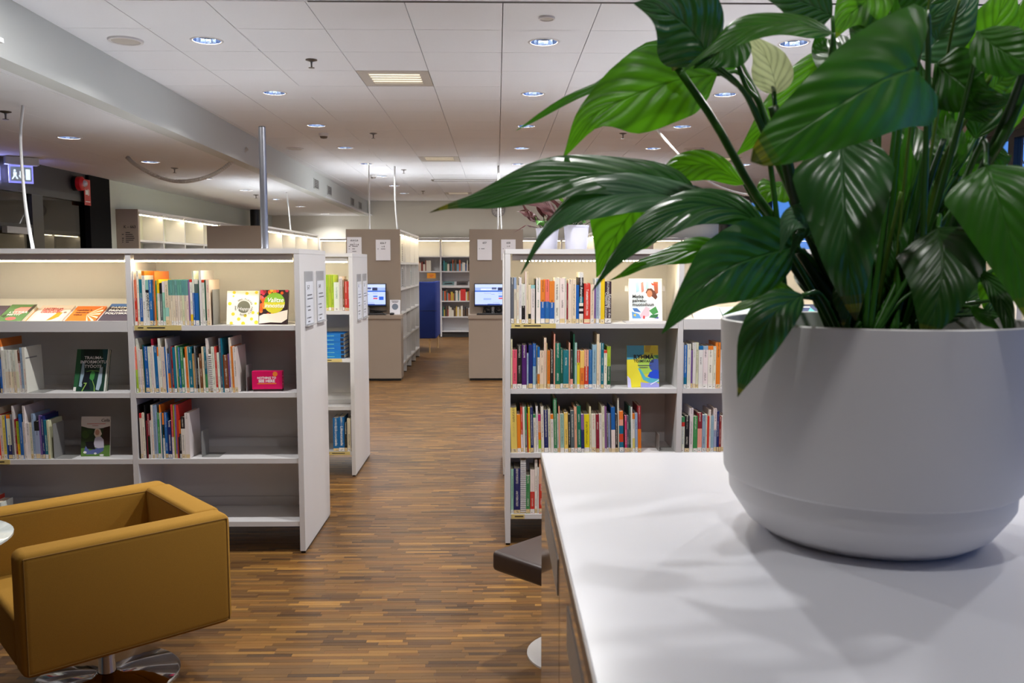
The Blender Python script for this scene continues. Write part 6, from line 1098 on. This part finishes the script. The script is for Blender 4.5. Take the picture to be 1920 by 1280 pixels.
# pots on the right bookcase
def leafmat(name, top, rough, trans, tcol, vein=(0.0, 0.0), veinc=(150, 190, 110), spec=0.5, vb=0.5):
    m = bpy.data.materials.new(name); m.use_nodes = True; nt = m.node_tree; n = nt.nodes; l = nt.links; b = n['Principled BSDF']; out = n['Material Output']
    uv = n.new('ShaderNodeUVMap'); uv.uv_map = 'UVMap'; sx = n.new('ShaderNodeSeparateXYZ'); l.new(uv.outputs['UV'], sx.inputs[0]); u, v = sx.outputs[0], sx.outputs[1]
    au = math_(n, l, 'ABSOLUTE', math_(n, l, 'SUBTRACT', u, 0.5))
    ph = math_(n, l, 'MULTIPLY', math_(n, l, 'SUBTRACT', v, math_(n, l, 'MULTIPLY', math_(n, l, 'POWER', au, 0.8), 0.62)), 46.0)
    sn = math_(n, l, 'SINE', ph); vv = math_(n, l, 'POWER', math_(n, l, 'MULTIPLY', math_(n, l, 'ADD', sn, 1.0), 0.5), 3.0)
    mid = math_(n, l, 'SUBTRACT', 1.0, math_(n, l, 'SMOOTH_MIN', math_(n, l, 'MULTIPLY', au, 55.0), 1.0)); mid = math_(n, l, 'MAXIMUM', mid, 0.0)
    tc = n.new('ShaderNodeTexCoord'); no = n.new('ShaderNodeTexNoise'); no.inputs['Scale'].default_value = 14; l.new(tc.outputs['Object'], no.inputs['Vector'])
    c = lin(top); mx = n.new('ShaderNodeMix'); mx.data_type = 'RGBA'; l.new(no.outputs['Fac'], mx.inputs['Factor']); mx.inputs['A'].default_value = tuple(x * 0.7 for x in c[:3]) + (1,); mx.inputs['B'].default_value = tuple(x * 1.35 for x in c[:3]) + (1,)
    m2 = n.new('ShaderNodeMix'); m2.data_type = 'RGBA'; l.new(math_(n, l, 'ADD', math_(n, l, 'MULTIPLY', vv, vein[0]), math_(n, l, 'MULTIPLY', mid, vein[1])), m2.inputs['Factor']); l.new(mx.outputs['Result'], m2.inputs['A']); m2.inputs['B'].default_value = lin(veinc)
    br = n.new('ShaderNodeVertexColor'); br.layer_name = 'Ink'; cr = n.new('ShaderNodeValToRGB'); e = cr.color_ramp.elements
    e[0].position = 0.0; e[0].color = (0, 0, 0, 0); e[1].position = 1.0; e[1].color = (*lin((70, 40, 22))[:3], 1); k = e.new(0.45); k.color = (*lin((170, 160, 30))[:3], 0.9)
    l.new(br.outputs['Alpha'], cr.inputs['Fac']); m3 = n.new('ShaderNodeMix'); m3.data_type = 'RGBA'; l.new(cr.outputs['Alpha'], m3.inputs['Factor']); l.new(m2.outputs['Result'], m3.inputs['A']); l.new(cr.outputs['Color'], m3.inputs['B'])
    l.new(m3.outputs['Result'], b.inputs['Base Color']); b.inputs['Roughness'].default_value = rough; b.inputs['Specular IOR Level'].default_value = spec
    bp = n.new('ShaderNodeBump'); bp.inputs['Strength'].default_value = vb; bp.inputs['Distance'].default_value = 0.004; l.new(math_(n, l, 'SUBTRACT', math_(n, l, 'MULTIPLY', sn, -0.5), math_(n, l, 'MULTIPLY', mid, 1.2)), bp.inputs['Height']); l.new(bp.outputs['Normal'], b.inputs['Normal'])
    tr = n.new('ShaderNodeBsdfTranslucent'); m4 = n.new('ShaderNodeMix'); m4.data_type = 'RGBA'; m4.inputs['A'].default_value = lin(tcol); m4.inputs['B'].default_value = tuple(x * 0.38 for x in lin(tcol)[:3]) + (1,); l.new(math_(n, l, 'ADD', math_(n, l, 'MULTIPLY', vv, 0.6), math_(n, l, 'MULTIPLY', mid, 0.7)), m4.inputs['Factor']); l.new(m4.outputs['Result'], tr.inputs['Color']); ms = n.new('ShaderNodeMixShader'); ms.inputs['Fac'].default_value = trans
    l.new(b.outputs[0], ms.inputs[1]); l.new(tr.outputs[0], ms.inputs[2]); l.new(ms.outputs[0], out.inputs['Surface']); return m
LM = {'d': leafmat('leaf dark', (40, 88, 26), 0.40, 0.18, (60, 130, 20), (0.14, 0.3), (70, 120, 60)), 'n': leafmat('leaf mid', (48, 104, 24), 0.42, 0.22, (70, 150, 20), (0.22, 0.35), (84, 132, 66)), 'g': leafmat('leaf glossy', (40, 92, 36), 0.36, 0.15, (60, 130, 20), (0.14, 0.3), (80, 130, 84), spec=0.7, vb=0.6),  # lit, shaded and sheen tones of one leaf green, put into the colours
      's': leafmat('leaf silver sheen', (66, 112, 74), 0.42, 0.15, (60, 130, 30), (0.25, 0.4), (110, 150, 110), spec=0.8), 'b': leafmat('leaf bright', (62, 120, 24), 0.42, 0.42, (104, 180, 24), (0.5, 0.6), (30, 78, 14)), 'm': leafmat('leaf green', (48, 100, 28), 0.40, 0.32, (80, 160, 20), (0.12, 0.25)),
      'k': leafmat('leaf deep', (22, 66, 12), 0.40, 0.12, (50, 110, 10), (0.05, 0.05)), 'v': leafmat('leaf veined gloss', (30, 72, 34), 0.28, 0.10, (60, 130, 30), (0.2, 0.5), (120, 160, 130), spec=0.9, vb=0.9), 'p': leafmat('spathe', (196, 200, 172), 0.5, 0.4, (220, 230, 170), (0.1, 0.2), (130, 160, 90), vb=0.15)}
STM = {'g': plain('stem green', (50, 104, 26), 0.4), 'd': plain('stem dark green', (24, 60, 18), 0.4), 'y': plain('stem yellow green', (96, 130, 40), 0.4), 't': plain('stem tip', (176, 168, 110), 0.6)}
AC = lambda t: 1 - 0.55 * min(1, max(0, (t - 0.58) / 0.42)) ** 0.8
PROF = {'c': lambda t: math.sin(math.pi * min(1, t) ** 0.66) ** 0.9 * AC(t), 'w': lambda t: math.sin(math.pi * t ** 0.58) ** 0.85 * AC(t), 'h': lambda t: max(0, 1 - t) ** 0.56 * min(1, (t + 0.03) * 9) ** 0.5 * (1.0 - 0.22 * t), 'v': lambda t: min(1, (t * 5.5 + 0.02)) ** 0.6 * max(0, 1 - t) ** 0.85 * 1.12,
        'l': lambda t: math.sin(math.pi * t ** 0.76) ** 0.95 * AC(t), 't': lambda t: (math.sin(math.pi * min(1, t * 1.55) ** 0.75) if t < 0.62 else 0.0) * 0.95 + 0.25 * math.sin(math.pi * min(1, max(0, (t - 0.45) / 0.55)) ** 0.9)}
def crom(P, n):
    Q = []; m = len(P) - 1
    for k in range(n + 1):
        s = k / n * m; i = min(int(s), m - 1); s -= i
        p0, p1, p2, p3 = P[max(i - 1, 0)], P[i], P[i + 1], P[min(i + 2, m)]
        if i == 0: p0 = p1 * 2 - p2
        if i == m - 1: p3 = p2 * 2 - p1
        Q.append(0.5 * ((2 * p1) + (p2 - p0) * s + (2 * p0 - 5 * p1 + 4 * p2 - p3) * s * s + (3 * p1 - p0 - 3 * p2 + p3) * s ** 3))
    return Q
CAM = Vector((0, 0, 1.65)); rl = random.Random(8)
def leaf_mesh(name, P, wid, roll, fold, mat, brown, prof, wave, origin=Vector((0, 0, 0)), n=20, hint=None):
    Q = crom([Vector(p) for p in P], n); mb = MB(); mid = Q[n // 2]; hint = hint or (CAM - mid).normalized(); NA = 4; rowsv = []; L_ = sum((Q[i + 1] - Q[i]).length for i in range(n)); ph = rl.uniform(0, 6)
    for k, p in enumerate(Q):
        t = k / n; tg = (Q[min(k + 1, n)] - Q[max(k - 1, 0)]).normalized(); nm = (hint - tg * hint.dot(tg)).normalized(); nm = Matrix.Rotation(R(roll), 3, tg) @ nm; sd = tg.cross(nm).normalized()
        hw = 0.5 * wid * max(PROF[prof](t), 0.0) + 0.0006; r = []
        for a in range(-NA, NA + 1):
            f = a / NA; lift = abs(f) * math.tan(R(fold)) * hw - (abs(f) ** 2.5) * hw * 0.28; back = hw * 1.15 * abs(f) ** 1.4 if prof == 'h' and t < 0.4 else 0.0
            wv = (wave + 0.02) * wid * abs(f) * math.sin(t * 13 + ph + (1.3 if a < 0 else 0)) * min(1, hw / (0.2 * wid)); bk = back * max(0, 1 - t / 0.4)
            q = p + sd * (f * hw) + nm * (lift + wv) - tg * bk; r.append(tuple(q - origin))
        rowsv.append(r)
    for k in range(n):
        for a in range(2 * NA):
            i = mb.face([rowsv[k][a], rowsv[k][a + 1], rowsv[k + 1][a + 1], rowsv[k + 1][a]], (60, 60, 60))
            mb.uv[i] = [(a / (2 * NA), k / n), ((a + 1) / (2 * NA), k / n), ((a + 1) / (2 * NA), (k + 1) / n), (a / (2 * NA), (k + 1) / n)]
            tt = (k + 0.5) / n; mb.ink[i] = ((0, 0, 0), max(0.0, min(1.0, (tt - 0.85) / 0.14)) if brown else 0.0)
    # weld
    me = mb.mesh(name, mat, True); bm = bmesh.new(); bm.from_mesh(me); bmesh.ops.remove_doubles(bm, verts=bm.verts, dist=1e-5); bm.to_mesh(me); bm.free(); me.polygons.foreach_set('use_smooth', [True] * len(me.polygons)); return me
t = thing('peace_lily', 'large peace lily with glossy drooping green leaves in the white planter', 'plant', (0.633, 1.43, 1.5285)); O = Vector(t.location)
def soilfix(P):
    P = [Vector(p) for p in P]; e = P[-1]; d = Vector((e.x - O.x, e.y - O.y, 0)); d *= min(1.0, 0.13 / max(d.length, 1e-4)); P[-1] = Vector((O.x + d.x, O.y + d.y, O.z - 0.005)); return P
for (P, wid, roll, fold, kind, brown, pet, prof, curl, wave, asym) in LEAVES:
    me = leaf_mesh('leaf', P, wid, roll, fold, LM[kind], brown, prof, wave, O); o = put('spathe' if kind == 'p' else 'leaf', me, t)
    if kind == 'p': o['label'] = 'pale cream spathe of a faded flower'
    if pet:
        Q = crom(soilfix(pet), 14); mb = MB(); mb.tube([q - O for q in Q], 0.0030, 7, r1=0.0055); mb.build('petiole', STM['g'], t, smooth=True)
for (P, r, c) in STEMS:
    P = soilfix(P) if len(P) > 3 else [Vector(p) for p in P]; Q = crom(P, 14); mb = MB(); mb.tube([q - O for q in Q], r * 0.85, 8, r1=r * 1.15); mb.build('petiole', STM[c], t, smooth=True)
mb = MB(); c = Vector((0.741, 1.30, 1.706)) - O
mb.lathe([(0.001, -0.011), (0.009, -0.008), (0.012, 0), (0.009, 0.008), (0.001, 0.011)], n=12, mat=Matrix.Translation(c)); mb.build('spadix', plain('spadix', (196, 188, 150), 0.8, bump=1.0, bscale=300), t, smooth=True)
# two patterned plants on the right bookcase
LMC = leafmat('patterned leaf', (86, 150, 60), 0.4, 0.2, (120, 180, 40), (0.85, 0.9), (24, 50, 26), vb=0.2); LMR = leafmat('maroon leaf underside', (70, 30, 32), 0.5, 0.12, (110, 40, 34), (0.1, 0.2), (50, 20, 24), vb=0.2)
def calathea(x, y, seed, label, plabel, h, r, big):
    t = thing('plant_pot', plabel, 'plant pot', (x, y, ZT)); mb = MB(); mb.lathe([(r * 0.80, 0), (r * 0.84, 0.004), (r * 0.97, h - 0.012), (r, h - 0.012), (r, h), (r * 0.93, h), (r * 0.90, h - 0.03)], n=36, cap0=True); mb.build('pot', plain('lilac white glaze', (206, 206, 222), 0.35) if 'lilac white glaze' not in bpy.data.materials else bpy.data.materials['lilac white glaze'], t, smooth=35); mb = MB(); mb.lathe([(r * 0.91, h - 0.022), (0.001, h - 0.018)], n=24); mb.build('soil', bpy.data.materials['potting soil'], t)
    p = thing('patterned_plant', label, 'plant', (x, y, ZT + h - 0.02)); rr = random.Random(seed)
    for i in range(22 if big else 16):
        a = rr.uniform(0, 2 * math.pi) ; e = rr.uniform(0.25, 1.25); ln = rr.uniform(0.13, 0.30) * (1.1 if big else 0.9); d = Vector((math.cos(a) * math.cos(e), math.sin(a) * math.cos(e) * 0.7, math.sin(e))); b0 = Vector((rr.uniform(-.03, .03), rr.uniform(-.03, .03), 0)); s0 = b0 + d * ln * 0.45; s1 = b0 + d * ln + Vector((0, 0, -0.01)); s2 = b0 + d * ln * 1.4 + Vector((0, 0, -0.05 - 0.03 * rr.random()))
        hint = Vector((0, 0, 1)) if rr.random() < 0.7 else Vector((0, -1, 0.2)); me = leaf_mesh('leaf', [s0, (s0 + s1) / 2 + Vector((0, 0, .008)), s1, s2], rr.uniform(0.040, 0.060), rr.uniform(-25, 25), 10, LMC if rr.random() < 0.55 else LMR, 0, 'l', 0.1, n=10, hint=hint); put('leaf', me, p)
        mb = MB(); mb.tube([b0, (b0 + s0) / 2 + Vector((0, 0, 0.004)), s0], 0.002, 5); mb.build('petiole', STM['d'], p)
calathea(0.485, 5.25, 3, 'patterned green and maroon houseplant in the taller front pot', 'white glazed pot in plain view on the low bookcase', 0.150, 0.078, True)
calathea(0.312, 5.32, 12, 'patterned green and maroon houseplant standing behind a drooping leaf', 'white glazed pot half hidden behind a drooping leaf', 0.135, 0.072, False)
for o in bpy.data.objects: o.select_set(False)
